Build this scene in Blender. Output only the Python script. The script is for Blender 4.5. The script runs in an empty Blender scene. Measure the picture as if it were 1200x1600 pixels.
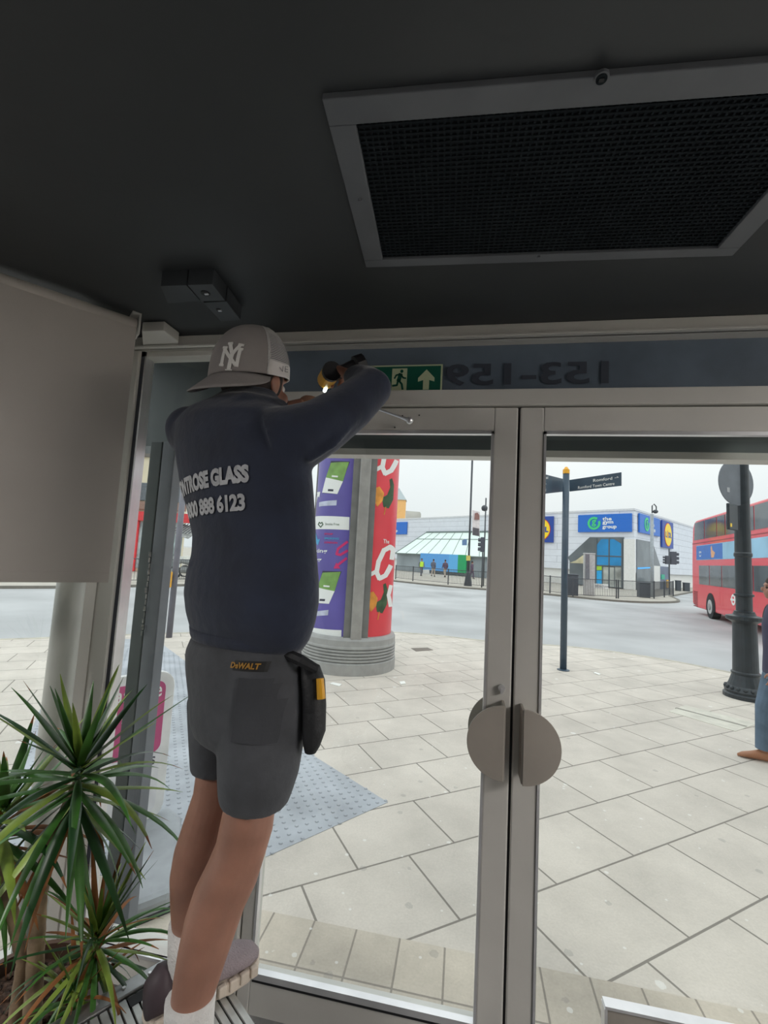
import bpy, bmesh, math, random
from mathutils import Vector, Matrix, noise as mnoise
from mathutils.bvhtree import BVHTree
random.seed(7)
S = bpy.context.scene
COL = S.collection

# ------------------------------------------------------------------ camera
CAMZ = 1.57                       # eye height above the shop floor
FPX = 704.0                       # focal length in pixels of the 1200x1600 frame
PITCH, ROLL, YAW = 0.0966, 0.05405, math.radians(-10.27)
_cp, _sp = math.cos(PITCH), math.sin(PITCH)
_f, _u, _r = Vector((0, _cp, _sp)), Vector((0, -_sp, _cp)), Vector((1, 0, 0))
_r, _u = _r * math.cos(ROLL) + _u * math.sin(ROLL), _u * math.cos(ROLL) - _r * math.sin(ROLL)
_Rz = Matrix.Rotation(-YAW, 3, 'Z')
FW, RR, UU = _Rz @ _f, _Rz @ _r, _Rz @ _u
EYE = Vector((0, 0, CAMZ))
cd = bpy.data.cameras.new('camera'); cam = bpy.data.objects.new('camera', cd); COL.objects.link(cam)
cd.sensor_fit = 'VERTICAL'; cd.sensor_height = 36; cd.sensor_width = 27
cd.lens = FPX / 1600 * 36; cd.clip_start = .02; cd.clip_end = 800
cam.matrix_world = Matrix.Translation(EYE) @ Matrix((RR, UU, -FW)).transposed().to_4x4()
S.camera = cam

# ------------------------------------------------------------------ light
S.view_settings.view_transform = 'Standard'; S.view_settings.look = 'None'
S.view_settings.gamma = 1; S.view_settings.use_curve_mapping = False
S.view_settings.exposure = 0.0
W = bpy.data.worlds.new('overcast'); S.world = W; W.use_nodes = True
nt = W.node_tree; nt.nodes.clear()
wo = nt.nodes.new('ShaderNodeOutputWorld'); bg = nt.nodes.new('ShaderNodeBackground')
tc = nt.nodes.new('ShaderNodeTexCoord'); nz = nt.nodes.new('ShaderNodeTexNoise'); cr = nt.nodes.new('ShaderNodeValToRGB')
nz.inputs['Scale'].default_value = 1.6; nz.inputs['Detail'].default_value = 4
cr.color_ramp.elements[0].color = (.86, .93, .98, 1); cr.color_ramp.elements[1].color = (1.0, 1.0, 1.0, 1)
cr.color_ramp.elements[0].position = .35; cr.color_ramp.elements[1].position = .65
nt.links.new(tc.outputs['Generated'], nz.inputs['Vector']); nt.links.new(nz.outputs['Fac'], cr.inputs['Fac'])
nt.links.new(cr.outputs['Color'], bg.inputs['Color']); bg.inputs['Strength'].default_value = 1.5
# an overcast sky: dimmer towards the horizon, brightest overhead
sx = nt.nodes.new('ShaderNodeSeparateXYZ'); mxz = nt.nodes.new('ShaderNodeMath'); mxz.operation = 'MAXIMUM'; mxz.inputs[1].default_value = 0
mad = nt.nodes.new('ShaderNodeMath'); mad.operation = 'MULTIPLY_ADD'; mad.inputs[1].default_value = 1.02; mad.inputs[2].default_value = .92
nt.links.new(tc.outputs['Generated'], sx.inputs[0]); nt.links.new(sx.outputs['Z'], mxz.inputs[0]); nt.links.new(mxz.outputs[0], mad.inputs[0]); nt.links.new(mad.outputs[0], bg.inputs['Strength'])
nt.links.new(bg.outputs[0], wo.inputs['Surface'])
sd = bpy.data.lights.new('sun_through_cloud', 'SUN'); sd.energy = .35; sd.angle = math.radians(60); sd.color = (1, .97, .93)
so = bpy.data.objects.new('sun_through_cloud', sd); COL.objects.link(so); so.rotation_euler = (math.radians(38), 0, math.radians(35))
# added fill panels, out of view, put in to brighten the shop interior
FILL_PANELS = [(-2.25, -.75), (2.87, -.62), (2.75, .05)]
for px_, py_ in FILL_PANELS:
    ld_ = bpy.data.lights.new('added_fill_light', 'AREA'); ld_.shape = 'SQUARE'; ld_.size = .56; ld_.energy = 44; ld_.color = (1, .97, .94)
    lo_ = bpy.data.objects.new('added_fill_light', ld_); COL.objects.link(lo_); lo_.location = (px_, py_, 1.57 + .80)

# ------------------------------------------------------------------ rays
def ray(x, y): return FW + RR * ((x - 600) / FPX) - UU * ((y - 800) / FPX)
def at(x, y, Y): d = ray(x, y); return EYE + d * (Y / d.y)            # on the plane Y metres in front
def dep(x, y, k): return EYE + ray(x, y) * k                          # at a given depth
GZ = CAMZ - 1.75                                                     # pavement level
RZ = GZ - .10                                                        # road level
def G(x, y, z=GZ): d = ray(x, y); return EYE + d * ((z - CAMZ) / d.z)
def zc(z): return z + CAMZ

# ------------------------------------------------------------------ materials
def lin(c): return tuple((v / 255 / 12.92) if v / 255 <= .04045 else ((v / 255 + .055) / 1.055) ** 2.4 for v in c) + (1,)
MC = {}
def mat(name, c, rough=.6, metal=0, var=.06, scale=8, bump=0, bscale=60, emit=0, spec=.5, coat=0, sheen=0):
    if name in MC: return MC[name]
    m = bpy.data.materials.new(name); m.use_nodes = True; n = m.node_tree; b = n.nodes['Principled BSDF']
    tcn = n.nodes.new('ShaderNodeTexCoord'); c = lin(c)
    if var:
        t = n.nodes.new('ShaderNodeTexNoise'); t.inputs['Scale'].default_value = scale; t.inputs['Detail'].default_value = 5
        r = n.nodes.new('ShaderNodeValToRGB')
        r.color_ramp.elements[0].color = tuple(v * (1 - 2 * var) for v in c[:3]) + (1,)
        r.color_ramp.elements[1].color = tuple(min(1, v * (1 + 2 * var)) for v in c[:3]) + (1,)
        r.color_ramp.elements[0].position = .3; r.color_ramp.elements[1].position = .7
        n.links.new(tcn.outputs['Object'], t.inputs['Vector']); n.links.new(t.outputs['Fac'], r.inputs['Fac'])
        n.links.new(r.outputs['Color'], b.inputs['Base Color'])
    else: b.inputs['Base Color'].default_value = c
    b.inputs['Roughness'].default_value = rough; b.inputs['Metallic'].default_value = metal
    b.inputs['Specular IOR Level'].default_value = spec
    if coat: b.inputs['Coat Weight'].default_value = coat
    if sheen: b.inputs['Sheen Weight'].default_value = sheen
    if emit: b.inputs['Emission Color'].default_value = c; b.inputs['Emission Strength'].default_value = emit
    if bump:
        t2 = n.nodes.new('ShaderNodeTexNoise'); t2.inputs['Scale'].default_value = bscale; t2.inputs['Detail'].default_value = 4
        bp = n.nodes.new('ShaderNodeBump'); bp.inputs['Strength'].default_value = bump; bp.inputs['Distance'].default_value = .01
        n.links.new(tcn.outputs['Object'], t2.inputs['Vector']); n.links.new(t2.outputs['Fac'], bp.inputs['Height']); n.links.new(bp.outputs[0], b.inputs['Normal'])
    MC[name] = m; return m
def glass_mat(name, tint=(1, 1, 1), refl=1.0, rough=0.0):
    m = bpy.data.materials.new(name); m.use_nodes = True; n = m.node_tree; n.nodes.clear()
    o = n.nodes.new('ShaderNodeOutputMaterial'); mx = n.nodes.new('ShaderNodeMixShader'); tr = n.nodes.new('ShaderNodeBsdfTransparent')
    gl = n.nodes.new('ShaderNodeBsdfGlossy'); lw = n.nodes.new('ShaderNodeLayerWeight'); lw.inputs[0].default_value = .5
    pw = n.nodes.new('ShaderNodeMath'); pw.operation = 'POWER'; pw.inputs[1].default_value = 5
    ml = n.nodes.new('ShaderNodeMath'); ml.operation = 'MULTIPLY_ADD'; ml.inputs[1].default_value = .90 * refl; ml.inputs[2].default_value = .035 * refl
    tr.inputs[0].default_value = tint + (1,); gl.inputs['Roughness'].default_value = rough
    n.links.new(lw.outputs['Facing'], pw.inputs[0]); n.links.new(pw.outputs[0], ml.inputs[0]); n.links.new(ml.outputs[0], mx.inputs[0]); n.links.new(tr.outputs[0], mx.inputs[1]); n.links.new(gl.outputs[0], mx.inputs[2]); n.links.new(mx.outputs[0], o.inputs[0])
    return m
GLASS = glass_mat('clear_glass', (.96, .98, .97), 1.0)
def brick_mat(name, c, mortar, bw, bh, ms, rot, off=(0, 0), var=.1, rough=.75, stain=.25, offset=.5, gum=True):
    m = bpy.data.materials.new(name); m.use_nodes = True; n = m.node_tree; b = n.nodes['Principled BSDF']; L = n.links.new
    g = n.nodes.new('ShaderNodeNewGeometry'); mp = n.nodes.new('ShaderNodeMapping'); mp.vector_type = 'POINT'
    mp.inputs['Rotation'].default_value = (0, 0, rot); mp.inputs['Location'].default_value = (off[0], off[1], 0)
    br = n.nodes.new('ShaderNodeTexBrick'); br.inputs['Scale'].default_value = 1; br.inputs['Brick Width'].default_value = bw; br.inputs['Row Height'].default_value = bh
    br.inputs['Mortar Size'].default_value = ms; br.inputs['Mortar Smooth'].default_value = .3; br.offset = offset; br.squash = 1
    c = lin(c); c1 = tuple(v * (1 + var) for v in c[:3]) + (1,); c2 = tuple(v * (1 - var) for v in c[:3]) + (1,)
    br.inputs['Color1'].default_value = c1; br.inputs['Color2'].default_value = c2; br.inputs['Mortar'].default_value = lin(mortar)
    L(g.outputs['Position'], mp.inputs[0]); L(mp.outputs[0], br.inputs['Vector'])
    t = n.nodes.new('ShaderNodeTexNoise'); t.inputs['Scale'].default_value = 1.7; t.inputs['Detail'].default_value = 9; t.inputs['Roughness'].default_value = .65
    r = n.nodes.new('ShaderNodeValToRGB'); r.color_ramp.elements[0].color = (1 - stain,) * 3 + (1,); r.color_ramp.elements[1].color = (1.06,) * 3 + (1,)
    r.color_ramp.elements[0].position = .3; r.color_ramp.elements[1].position = .62
    L(g.outputs['Position'], t.inputs['Vector']); L(t.outputs['Fac'], r.inputs['Fac'])
    mx = n.nodes.new('ShaderNodeMix'); mx.data_type = 'RGBA'; mx.blend_type = 'MULTIPLY'; mx.inputs[0].default_value = 1
    L(br.outputs['Color'], mx.inputs[6]); L(r.outputs[0], mx.inputs[7]); last = mx.outputs[2]
    t3 = n.nodes.new('ShaderNodeTexNoise'); t3.inputs['Scale'].default_value = 90; t3.inputs['Detail'].default_value = 3
    L(g.outputs['Position'], t3.inputs['Vector'])
    r3 = n.nodes.new('ShaderNodeValToRGB'); r3.color_ramp.elements[0].color = (.86,) * 3 + (1,); r3.color_ramp.elements[1].color = (1.1,) * 3 + (1,)
    L(t3.outputs['Fac'], r3.inputs['Fac']); m3 = n.nodes.new('ShaderNodeMix'); m3.data_type = 'RGBA'; m3.blend_type = 'MULTIPLY'; m3.inputs[0].default_value = 1
    L(last, m3.inputs[6]); L(r3.outputs[0], m3.inputs[7]); last = m3.outputs[2]
    if gum:
        for sc, thr, colr in ((2.6, .075, (.80, .79, .76, 1)), (3.9, .085, (.20, .195, .19, 1)), (5.3, .070, (.78, .77, .74, 1)), (7.7, .06, (.8, .79, .77, 1))):
            v = n.nodes.new('ShaderNodeTexVoronoi'); v.inputs['Scale'].default_value = sc; L(g.outputs['Position'], v.inputs['Vector'])
            # warp the spots a little so they are not perfect discs
            mm = n.nodes.new('ShaderNodeMath'); mm.operation = 'MULTIPLY_ADD'; mm.inputs[1].default_value = .05; L(t3.outputs['Fac'], mm.inputs[0]); L(v.outputs['Distance'], mm.inputs[2])
            lt = n.nodes.new('ShaderNodeMath'); lt.operation = 'LESS_THAN'; L(mm.outputs[0], lt.inputs[0]); lt.inputs[1].default_value = thr + .02
            fm = n.nodes.new('ShaderNodeMath'); fm.operation = 'MULTIPLY'; L(lt.outputs[0], fm.inputs[0]); fm.inputs[1].default_value = .55 if colr[0] > .5 else .28
            mg = n.nodes.new('ShaderNodeMix'); mg.data_type = 'RGBA'; L(fm.outputs[0], mg.inputs[0]); L(last, mg.inputs[6]); mg.inputs[7].default_value = colr; last = mg.outputs[2]
    L(last, b.inputs['Base Color']); b.inputs['Roughness'].default_value = rough; b.inputs['Specular IOR Level'].default_value = .3
    bp = n.nodes.new('ShaderNodeBump'); bp.inputs['Strength'].default_value = .35; bp.inputs['Distance'].default_value = .004; bp.invert = True
    L(br.outputs['Fac'], bp.inputs['Height']); L(bp.outputs[0], b.inputs['Normal'])
    return m

WHITE = mat('white_powder_coat', (205, 203, 198), .45, var=.03, scale=3, bump=.03)
BEAD = mat('silver_bead', (222, 222, 224), .3, .6, var=.05)
GASK = mat('black_gasket', (22, 23, 26), .6)
STEEL = mat('painted_grey_steel', (92, 96, 102), .45, var=.08)
BLACK = mat('black_paint', (24, 26, 30), .45, var=.15)
DKGREY = mat('dark_grey_paint', (62, 67, 76), .4, var=.08)
ALU = mat('aluminium', (175, 176, 178), .35, .8, var=.1, scale=20)

# ------------------------------------------------------------------ things
WMX = {}
def wm(o): return WMX.get(o.name, Matrix.Identity(4)) if o else Matrix.Identity(4)
def thing(name, label, cat, loc=(0, 0, 0), rz=0, group=None):
    o = bpy.data.objects.new(name, None); COL.objects.link(o); o.empty_display_size = .1
    o.location = loc; o.rotation_euler = (0, 0, rz); o['label'] = label; o['category'] = cat
    if group: o['group'] = group
    WMX[o.name] = Matrix.Translation(Vector(loc)) @ Matrix.Rotation(rz, 4, 'Z'); return o
def tag(o, label=None, cat=None, group=None, kind=None):
    if label: o['label'] = label
    if cat: o['category'] = cat
    if group: o['group'] = group
    if kind: o['kind'] = kind
    return o
def struct(name, label=None):
    o = bpy.data.objects.new(name, None); COL.objects.link(o); o['kind'] = 'structure'; WMX[o.name] = Matrix.Identity(4)
    if label: o['label'] = label
    return o
class Fr:                                                            # a flat frame: right, up, towards the viewer
    def __init__(s, o, r, u=(0, 0, 1)):
        s.o = Vector(o); s.r = Vector(r).normalized(); s.u = Vector(u).normalized(); s.n = s.r.cross(s.u).normalized()
    def p(s, a, b, d=0): return s.o + s.r * a + s.u * b + s.n * d
    def uv(s, x, y, off=0):
        d = ray(x, y); q = s.o + s.n * off; k = (q - EYE).dot(s.n) / d.dot(s.n); h = EYE + d * k - q; return h.dot(s.r), h.dot(s.u)
class MB:
    def __init__(s): s.b = bmesh.new()
    def face(s, pts, mi=0):
        f = s.b.faces.new([s.b.verts.new(p) for p in pts]); f.material_index = mi; return f
    def box(s, x0, x1, y0, y1, z0, z1, mi=0):
        return s.hexa([Vector(p) for p in ((x0, y0, z0), (x1, y0, z0), (x1, y1, z0), (x0, y1, z0), (x0, y0, z1), (x1, y0, z1), (x1, y1, z1), (x0, y1, z1))], mi)
    def hexa(s, P, mi=0):
        v = [s.b.verts.new(p) for p in P]
        for f in ((3, 2, 1, 0), (4, 5, 6, 7), (0, 1, 5, 4), (1, 2, 6, 5), (2, 3, 7, 6), (3, 0, 4, 7)):
            s.b.faces.new([v[i] for i in f]).material_index = mi
        return s
    def fbox(s, fr, a0, a1, b0, b1, d0, d1, mi=0):
        return s.hexa([fr.p(a, b, d) for a, b, d in ((a0, b0, d0), (a1, b0, d0), (a1, b1, d0), (a0, b1, d0), (a0, b0, d1), (a1, b0, d1), (a1, b1, d1), (a0, b1, d1))], mi)
    def prism(s, fr, pts, d0, d1, mi=0):
        lo = [s.b.verts.new(fr.p(a, b, d0)) for a, b in pts]; hi = [s.b.verts.new(fr.p(a, b, d1)) for a, b in pts]; n = len(pts)
        for f in [list(reversed(lo)), hi] + [[lo[i], lo[(i + 1) % n], hi[(i + 1) % n], hi[i]] for i in range(n)]:
            s.b.faces.new(f).material_index = mi
        return s
    def zprism(s, pts, z0, z1, mi=0): return s.prism(Fr((0, 0, 0), (1, 0, 0), (0, 1, 0)), pts, z0, z1, mi)
    def tube(s, pts, rad, seg=12, mi=0, cap=True, flat=1.0):
        pts = [Vector(p) for p in pts]; rad = rad if isinstance(rad, (list, tuple)) else [rad] * len(pts); rings = []
        ref = None
        for i, p in enumerate(pts):
            t = (pts[min(i + 1, len(pts) - 1)] - pts[max(i - 1, 0)]).normalized()
            if ref is None: ref = Vector((0, 0, 1)) if abs(t.z) < .9 else Vector((1, 0, 0))
            a = t.cross(ref).normalized(); c = a.cross(t).normalized(); ref = c
            rings.append([s.b.verts.new(p + a * (math.cos(k * 2 * math.pi / seg) * rad[i]) + c * (math.sin(k * 2 * math.pi / seg) * rad[i] * flat)) for k in range(seg)])
        s._skin(rings, mi, cap); return s
    def _skin(s, rings, mi=0, cap=True):
        n = len(rings[0])
        for A, B in zip(rings, rings[1:]):
            for k in range(n): s.b.faces.new((A[k], A[(k + 1) % n], B[(k + 1) % n], B[k])).material_index = mi
        if cap:
            s.b.faces.new(list(reversed(rings[0]))).material_index = mi; s.b.faces.new(rings[-1]).material_index = mi
    def rings(s, secs, seg=24, mi=0, cap=True):                      # secs: (centre, axis a, axis b)
        R = [[s.b.verts.new(Vector(c) + Vector(a) * math.cos(k * 2 * math.pi / seg) + Vector(b) * math.sin(k * 2 * math.pi / seg)) for k in range(seg)] for c, a, b in secs]
        s._skin(R, mi, cap); return s
    def lathe(s, o, prof, seg=32, mi=0):                             # prof: (radius, height)
        o = Vector(o); R = [[s.b.verts.new(o + Vector((r * math.cos(k * 2 * math.pi / seg), r * math.sin(k * 2 * math.pi / seg), h))) for k in range(seg)] for r, h in prof]
        s._skin(R, mi); return s
    def ball(s, c, r, sc=(1, 1, 1), mi=0, seg=16):
        M = Matrix.Translation(Vector(c)) @ Matrix.Diagonal(Vector((r * sc[0], r * sc[1], r * sc[2], 1)))
        g = bmesh.ops.create_uvsphere(s.b, u_segments=seg, v_segments=seg // 2 + 2, radius=1, matrix=M)
        for v in g['verts']:
            for f in v.link_faces: f.material_index = mi
        return s
    def disc(s, fr, a, b, ra, rb, d0, d1, seg=32, mi=0, t0=0, t1=2 * math.pi):
        full = abs(t1 - t0 - 2 * math.pi) < 1e-6; n = seg if full else seg + 1
        pts = [(a + ra * math.cos(t0 + (t1 - t0) * k / seg), b + rb * math.sin(t0 + (t1 - t0) * k / seg)) for k in range(n)]
        return s.prism(fr, pts, d0, d1, mi)
    def build(s, name, m, parent=None, smooth=False, bevel=0, local=False, remesh=0, smooth_it=0, sub=0):
        bmesh.ops.recalc_face_normals(s.b, faces=s.b.faces)
        me = bpy.data.meshes.new(name)
        if parent and not local: bmesh.ops.transform(s.b, matrix=wm(parent).inverted(), verts=s.b.verts)
        s.b.to_mesh(me); s.b.free()
        for k in (m if isinstance(m, (list, tuple)) else [m]): me.materials.append(k)
        if smooth: me.shade_smooth()
        o = bpy.data.objects.new(name, me); COL.objects.link(o)
        if parent: o.parent = parent; WMX[o.name] = wm(parent)
        if bevel:
            q = o.modifiers.new('bevel', 'BEVEL'); q.width = bevel; q.segments = 2; q.limit_method = 'ANGLE'
        if remesh:
            q = o.modifiers.new('remesh', 'REMESH'); q.mode = 'VOXEL'; q.voxel_size = remesh; q.use_smooth_shade = True
        if smooth_it:
            q = o.modifiers.new('smooth', 'SMOOTH'); q.iterations = smooth_it; q.factor = .5
        if sub:
            q = o.modifiers.new('sub', 'SUBSURF'); q.levels = sub; q.render_levels = sub
        return o
def bar(m, p0, p1, w, mi=0): return m.tube([p0, p1], w, 8, mi)
def text_bm(s, fit_w=None, h=None, bold=.0, align='LEFT', spacing=1.0, mirror=False, maxedge=0, shear=0, linesp=1.0):
    """text as a flat bmesh, lower-left at 0,0 scaled to height h (cap height) and optionally a width"""
    c = bpy.data.curves.new('t', 'FONT'); c.body = s; c.align_x = align; c.offset = bold; c.space_character = spacing; c.shear = shear; c.space_line = linesp; c.resolution_u = 3
    o = bpy.data.objects.new('t', c); COL.objects.link(o)
    dg = bpy.context.evaluated_depsgraph_get(); me = bpy.data.meshes.new_from_object(o.evaluated_get(dg)); bpy.data.objects.remove(o)
    b = bmesh.new(); b.from_mesh(me); bpy.data.meshes.remove(me)
    bmesh.ops.triangulate(b, faces=b.faces)
    xs = [v.co.x for v in b.verts]; ys = [v.co.y for v in b.verts]; x0, x1, y0, y1 = min(xs), max(xs), min(ys), max(ys)
    sy = h / (y1 - y0); sx = fit_w / (x1 - x0) if fit_w else sy
    for v in b.verts:
        v.co.x = (v.co.x - x0) * sx; v.co.y = (v.co.y - y0) * sy; v.co.z = 0
        if mirror: v.co.x = (x1 - x0) * sx - v.co.x
    if maxedge:
        for _ in range(5):
            e = [e for e in b.edges if e.calc_length() > maxedge]
            if not e: break
            bmesh.ops.subdivide_edges(b, edges=e, cuts=1); bmesh.ops.triangulate(b, faces=b.faces)
    return b, (x1 - x0) * sx
def text_on(fr, s, a, b_, h, m, parent, name='lettering', w=None, d=.004, **k):
    b, _ = text_bm(s, w, h, **k)
    for v in b.verts: v.co = fr.p(a + v.co.x, b_ + v.co.y, d)
    q = MB(); q.b.free(); q.b = b; return q.build(name, m, parent)
def project(b, fr, a, b_, objs, off=.002):
    """drop a flat bmesh laid out in frame fr onto the surfaces of objs"""
    dg = bpy.context.evaluated_depsgraph_get(); trees = []
    for o in objs:
        e = o.evaluated_get(dg); trees.append((BVHTree.FromObject(o, dg), wm(o)))
    last = None; dead = []
    for v in b.verts:
        s0 = fr.p(a + v.co.x, b_ + v.co.y, .6); hit = None
        for t, M in trees:
            Mi = M.inverted(); h = t.ray_cast(Mi @ s0, Mi.to_3x3() @ (-fr.n))
            if h[0] is not None:
                p = M @ h[0]; dd = (p - s0).length
                if dd < 1.2 and (hit is None or dd < hit[0]): hit = (dd, p)
        if hit: v.co = hit[1] + fr.n * off
        else: dead.append(v)
    bmesh.ops.delete(b, geom=dead, context='VERTS')
    return b

# ================================================================== THE SHOP (structure)
D = 1.6                                                               # the glazed front stands this far ahead
FF = Fr((0, D, CAMZ), (1, 0, 0))                                      # front frame, heights from eye level
PC = Vector((-1.41, D, 0)); LD = Vector((-.6338, -.7735, 0))         # corner and direction of the left glazing
LN = Vector((.7735, -.6338, 0))                                       # into the room
LF = Fr(PC + Vector((0, 0, CAMZ)), -LD)                               # left glazing frame: u is negative away from the corner
PL = PC + LD * 4.6
CEIL = mat('black_ceiling_paint', (56, 59, 62), .55, var=.06, scale=2, bump=.02)
WALLM = mat('pale_wall_paint', (196, 192, 186), .8, var=.03)
FLOORM = brick_mat('grey_floor_tile', (120, 120, 120), (80, 80, 80), .6, .6, .004, 0, gum=False, rough=.4)

def room_poly(m=0.0): return [(PC.x - m, D + m), (PL.x - m, PL.y), (PL.x - m, -5 - m), (3.2 + m, -5 - m), (3.2 + m, D + m)]
q = MB().zprism(room_poly(), -.17, 0).build('floor', FLOORM); tag(q, kind='structure')
q = MB().zprism(room_poly(.02), zc(.83), zc(.95)).build('ceiling', CEIL); tag(q, kind='structure')
q = MB().box(PL.x - .02, 3.2, -5.12, -5, 0, zc(.83)).build('wall_back', WALLM); tag(q, kind='structure')
q = MB().box(3.2, 3.32, -5, D, 0, zc(.83)).build('wall_right', WALLM); tag(q, kind='structure')
q = MB().box(PL.x - .12, PL.x, -5, PL.y, 0, zc(.83)).build('wall_left', WALLM); tag(q, kind='structure')
UPB = mat('upper_render', (150, 145, 138), .85, var=.08)
q = MB().zprism([(PC.x - .05, D + .12), (PL.x - .1, PL.y + .1), (PL.x - .1, -5.1), (3.4, -5.1), (9, -9), (9, D + .12)], zc(.97), 6.2).build('wall_exterior_upper', UPB); tag(q, kind='structure')
q = MB().box(3.34, 9, -5, D + .1, GZ, zc(.97)).build('wall_exterior_side', UPB); tag(q, kind='structure')

# front frame trims
q = MB().box(-1.42, 3.2, D - .05, D + .05, zc(.779), zc(.83)).box(-1.42, 3.2, D - .065, D - .04, zc(.779), zc(.788)).build('trim_1', WHITE, bevel=.002); tag(q, kind='structure')
TR = mat('back_painted_transom', (100, 113, 128), .45, var=.10, scale=5)
tw = struct('window_1')
MB().box(-.80, 3.2, D + .005, D + .02, zc(.595), zc(.779)).build('glass', TR, tw)
NUM = mat('number_vinyl', (66, 72, 84), .5, var=0)
for s, x0, x1 in (('159', 703, 770), ('-', 778, 803), ('153', 820, 930)):
    pass
b, w = text_bm('153-159', fit_w=.555, h=.082, bold=.02, mirror=True)
for v in b.verts: v.co = Vector((-.088 + v.co.x, D - .001, zc(.655) + v.co.y - .028))
q = MB(); q.b.free(); q.b = b; q.build('street_number', NUM, tw)
q = MB().box(-.80, 3.2, D - .045, D + .05, zc(.54), zc(.597)).build('trim_2', WHITE, bevel=.003); tag(q, kind='structure')
q = MB().box(-1.43, -1.328, D - .045, D + .05, 0, zc(.78)).build('trim_3', WHITE, bevel=.006); tag(q, kind='structure')
q = MB().box(-.80, -.705, D - .045, D + .05, 0, zc(.54)).build('trim_4', WHITE, bevel=.004); tag(q, kind='structure')

# side light left of the doors
w2 = struct('window_2')
MB().box(-1.35, -.80, D - .04, D + .05, .02, zc(-1.43)).build('bottom_rail', WHITE, w2, bevel=.004)
MB().box(-1.35, -.80, D - .048, D - .03, zc(-1.44), zc(-1.43)).build('bead', BEAD, w2)
MB().box(-1.328, -1.312, D - .030, D + .02, zc(-1.43), zc(.779)).build('gasket', mat('slate_gasket', (60, 63, 74), .5), w2)
MB().box(-1.312, -1.305, D - .03, D + .02, zc(-1.43), zc(.779)).build('glazing_bead', BEAD, w2)
MB().box(-1.33, -.80, D, D + .008, zc(-1.435), zc(.779)).build('glass', GLASS, w2)
MB().box(-1.35, -.80, D - .03, D + .03, zc(.755), zc(.779)).build('top_rail', WHITE, w2, bevel=.003)

# glazing right of the doors, beyond the photo
w4 = struct('window_4')
MB().box(1.06, 1.14, D - .045, D + .05, 0, zc(.54)).build('mullion', WHITE, w4, bevel=.004)
MB().box(1.14, 3.2, D - .04, D + .05, .02, zc(-1.43)).build('bottom_rail', WHITE, w4, bevel=.004)
MB().box(1.14, 3.2, D, D + .008, zc(-1.43), zc(.54)).build('glass', GLASS, w4)

# left glazing
w3 = struct('window_3')
MB().fbox(LF, -4.6, -.02, -1.57, -1.463, -.05, .045).build('bottom_rail', WHITE, w3, bevel=.004)
MB().fbox(LF, -4.6, -.02, -1.475, -1.46, .02, .055).build('bead', BEAD, w3)
MB().fbox(LF, -4.6, -.02, .74, .83, -.05, .045).build('top_rail', WHITE, w3, bevel=.004)
q = MB()
for u in (-.10, -1.6, -3.1, -4.6): q.fbox(LF, u, u + .07, -1.47, .75, -.05, .045)
q.build('mullion', WHITE, w3, bevel=.004)
MB().fbox(LF, -4.58, -.03, -1.47, .75, -.004, .004).build('glass', GLASS, w3)

# doors
def door(name, x0, x1, sgn):
    d = struct(name); HX = .045 if True else 0
    hs0, hs1 = (x0, x0 + .045) if sgn < 0 else (x1 - .055, x1)        # hinge stile
    ms0, ms1 = (x1 - .080, x1) if sgn < 0 else (x0, x0 + .078)        # meeting stile
    MB().box(ms0, ms1, D - .03, D + .03, .02, zc(.536)).build('meeting_stile', WHITE, d, bevel=.005)
    MB().box(hs0, hs1, D - .03, D + .03, .02, zc(.536)).build('hinge_stile', WHITE, d, bevel=.004)
    a, b2 = (hs1, ms0) if sgn < 0 else (ms1, hs0)
    MB().box(a, b2, D - .029, D + .03, zc(.452), zc(.536)).build('top_rail', WHITE, d, bevel=.003)
    MB().box(a, b2, D - .029, D + .03, .02, zc(-1.435 if sgn < 0 else -1.47)).build('bottom_rail', WHITE, d, bevel=.003)
    zb = -1.435 if sgn < 0 else -1.47
    MB().box(a, b2, D - .034, D - .012, zc(zb), zc(zb + .020)).box(a, b2, D - .034, D - .012, zc(.44), zc(.452)).box(a, a + .008, D - .034, D - .012, zc(zb), zc(.45)).box(b2 - .008, b2, D - .034, D - .012, zc(zb), zc(.45)).build('bead', BEAD, d)
    MB().box(a + .008, b2 - .008, D - .0345, D - .012, zc(zb - .007), zc(zb)).build('gasket', GASK, d)
    MB().box(a, b2, D, D + .008, zc(zb), zc(.452)).build('glass', GLASS, d)
    xe = x1 if sgn < 0 else x0
    MB().box(*((x1 - .002, x1 + .004) if sgn < 0 else (x0 - .004, x0 + .001)), D - .02, D + .02, .02, zc(.536)).build('edge_seal', GASK, d)
    return d
d1 = door('door_1', -.70, .168, -1)
d2 = door('door_2', .176, 1.06, 1)
PULL = mat('grey_painted_pull', (168, 161, 152), .5, var=.03)
def half_pull(parent, x, sgn, y, zcn, r, name):
    # a half-disc plate held off the stile by an edge flange
    fr = Fr((x, y, zc(zcn)), (1, 0, 0)); t0 = math.pi / 2 if sgn < 0 else -math.pi / 2
    q = MB().disc(fr, 0, 0, r, r, -.003, .003, 28, t0=t0, t1=t0 + math.pi)
    yy = D - .03 if y < D else D + .03
    q.box(x - .004, x + .004, min(y, yy), max(y, yy), zc(zcn) - r * .97, zc(zcn) + r * .97)
    return q.build(name, PULL, parent, bevel=.001)
half_pull(d1, .142, -1, D - .10, -.556, .112, 'door_pull')
half_pull(d2, .200, 1, D - .10, -.560, .112, 'door_pull')
half_pull(d1, .158, -1, D + .07, -.570, .122, 'outer_door_pull')
half_pull(d2, .186, 1, D + .07, -.590, .112, 'outer_door_pull')
MB().tube([(.137, D - .028, zc(-.408)), (.137, D - .042, zc(-.408))], .011, 16).box(.133, .141, D - .045, D - .03, zc(-.425), zc(-.408)).build('lock_cylinder', BEAD, d1)
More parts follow.
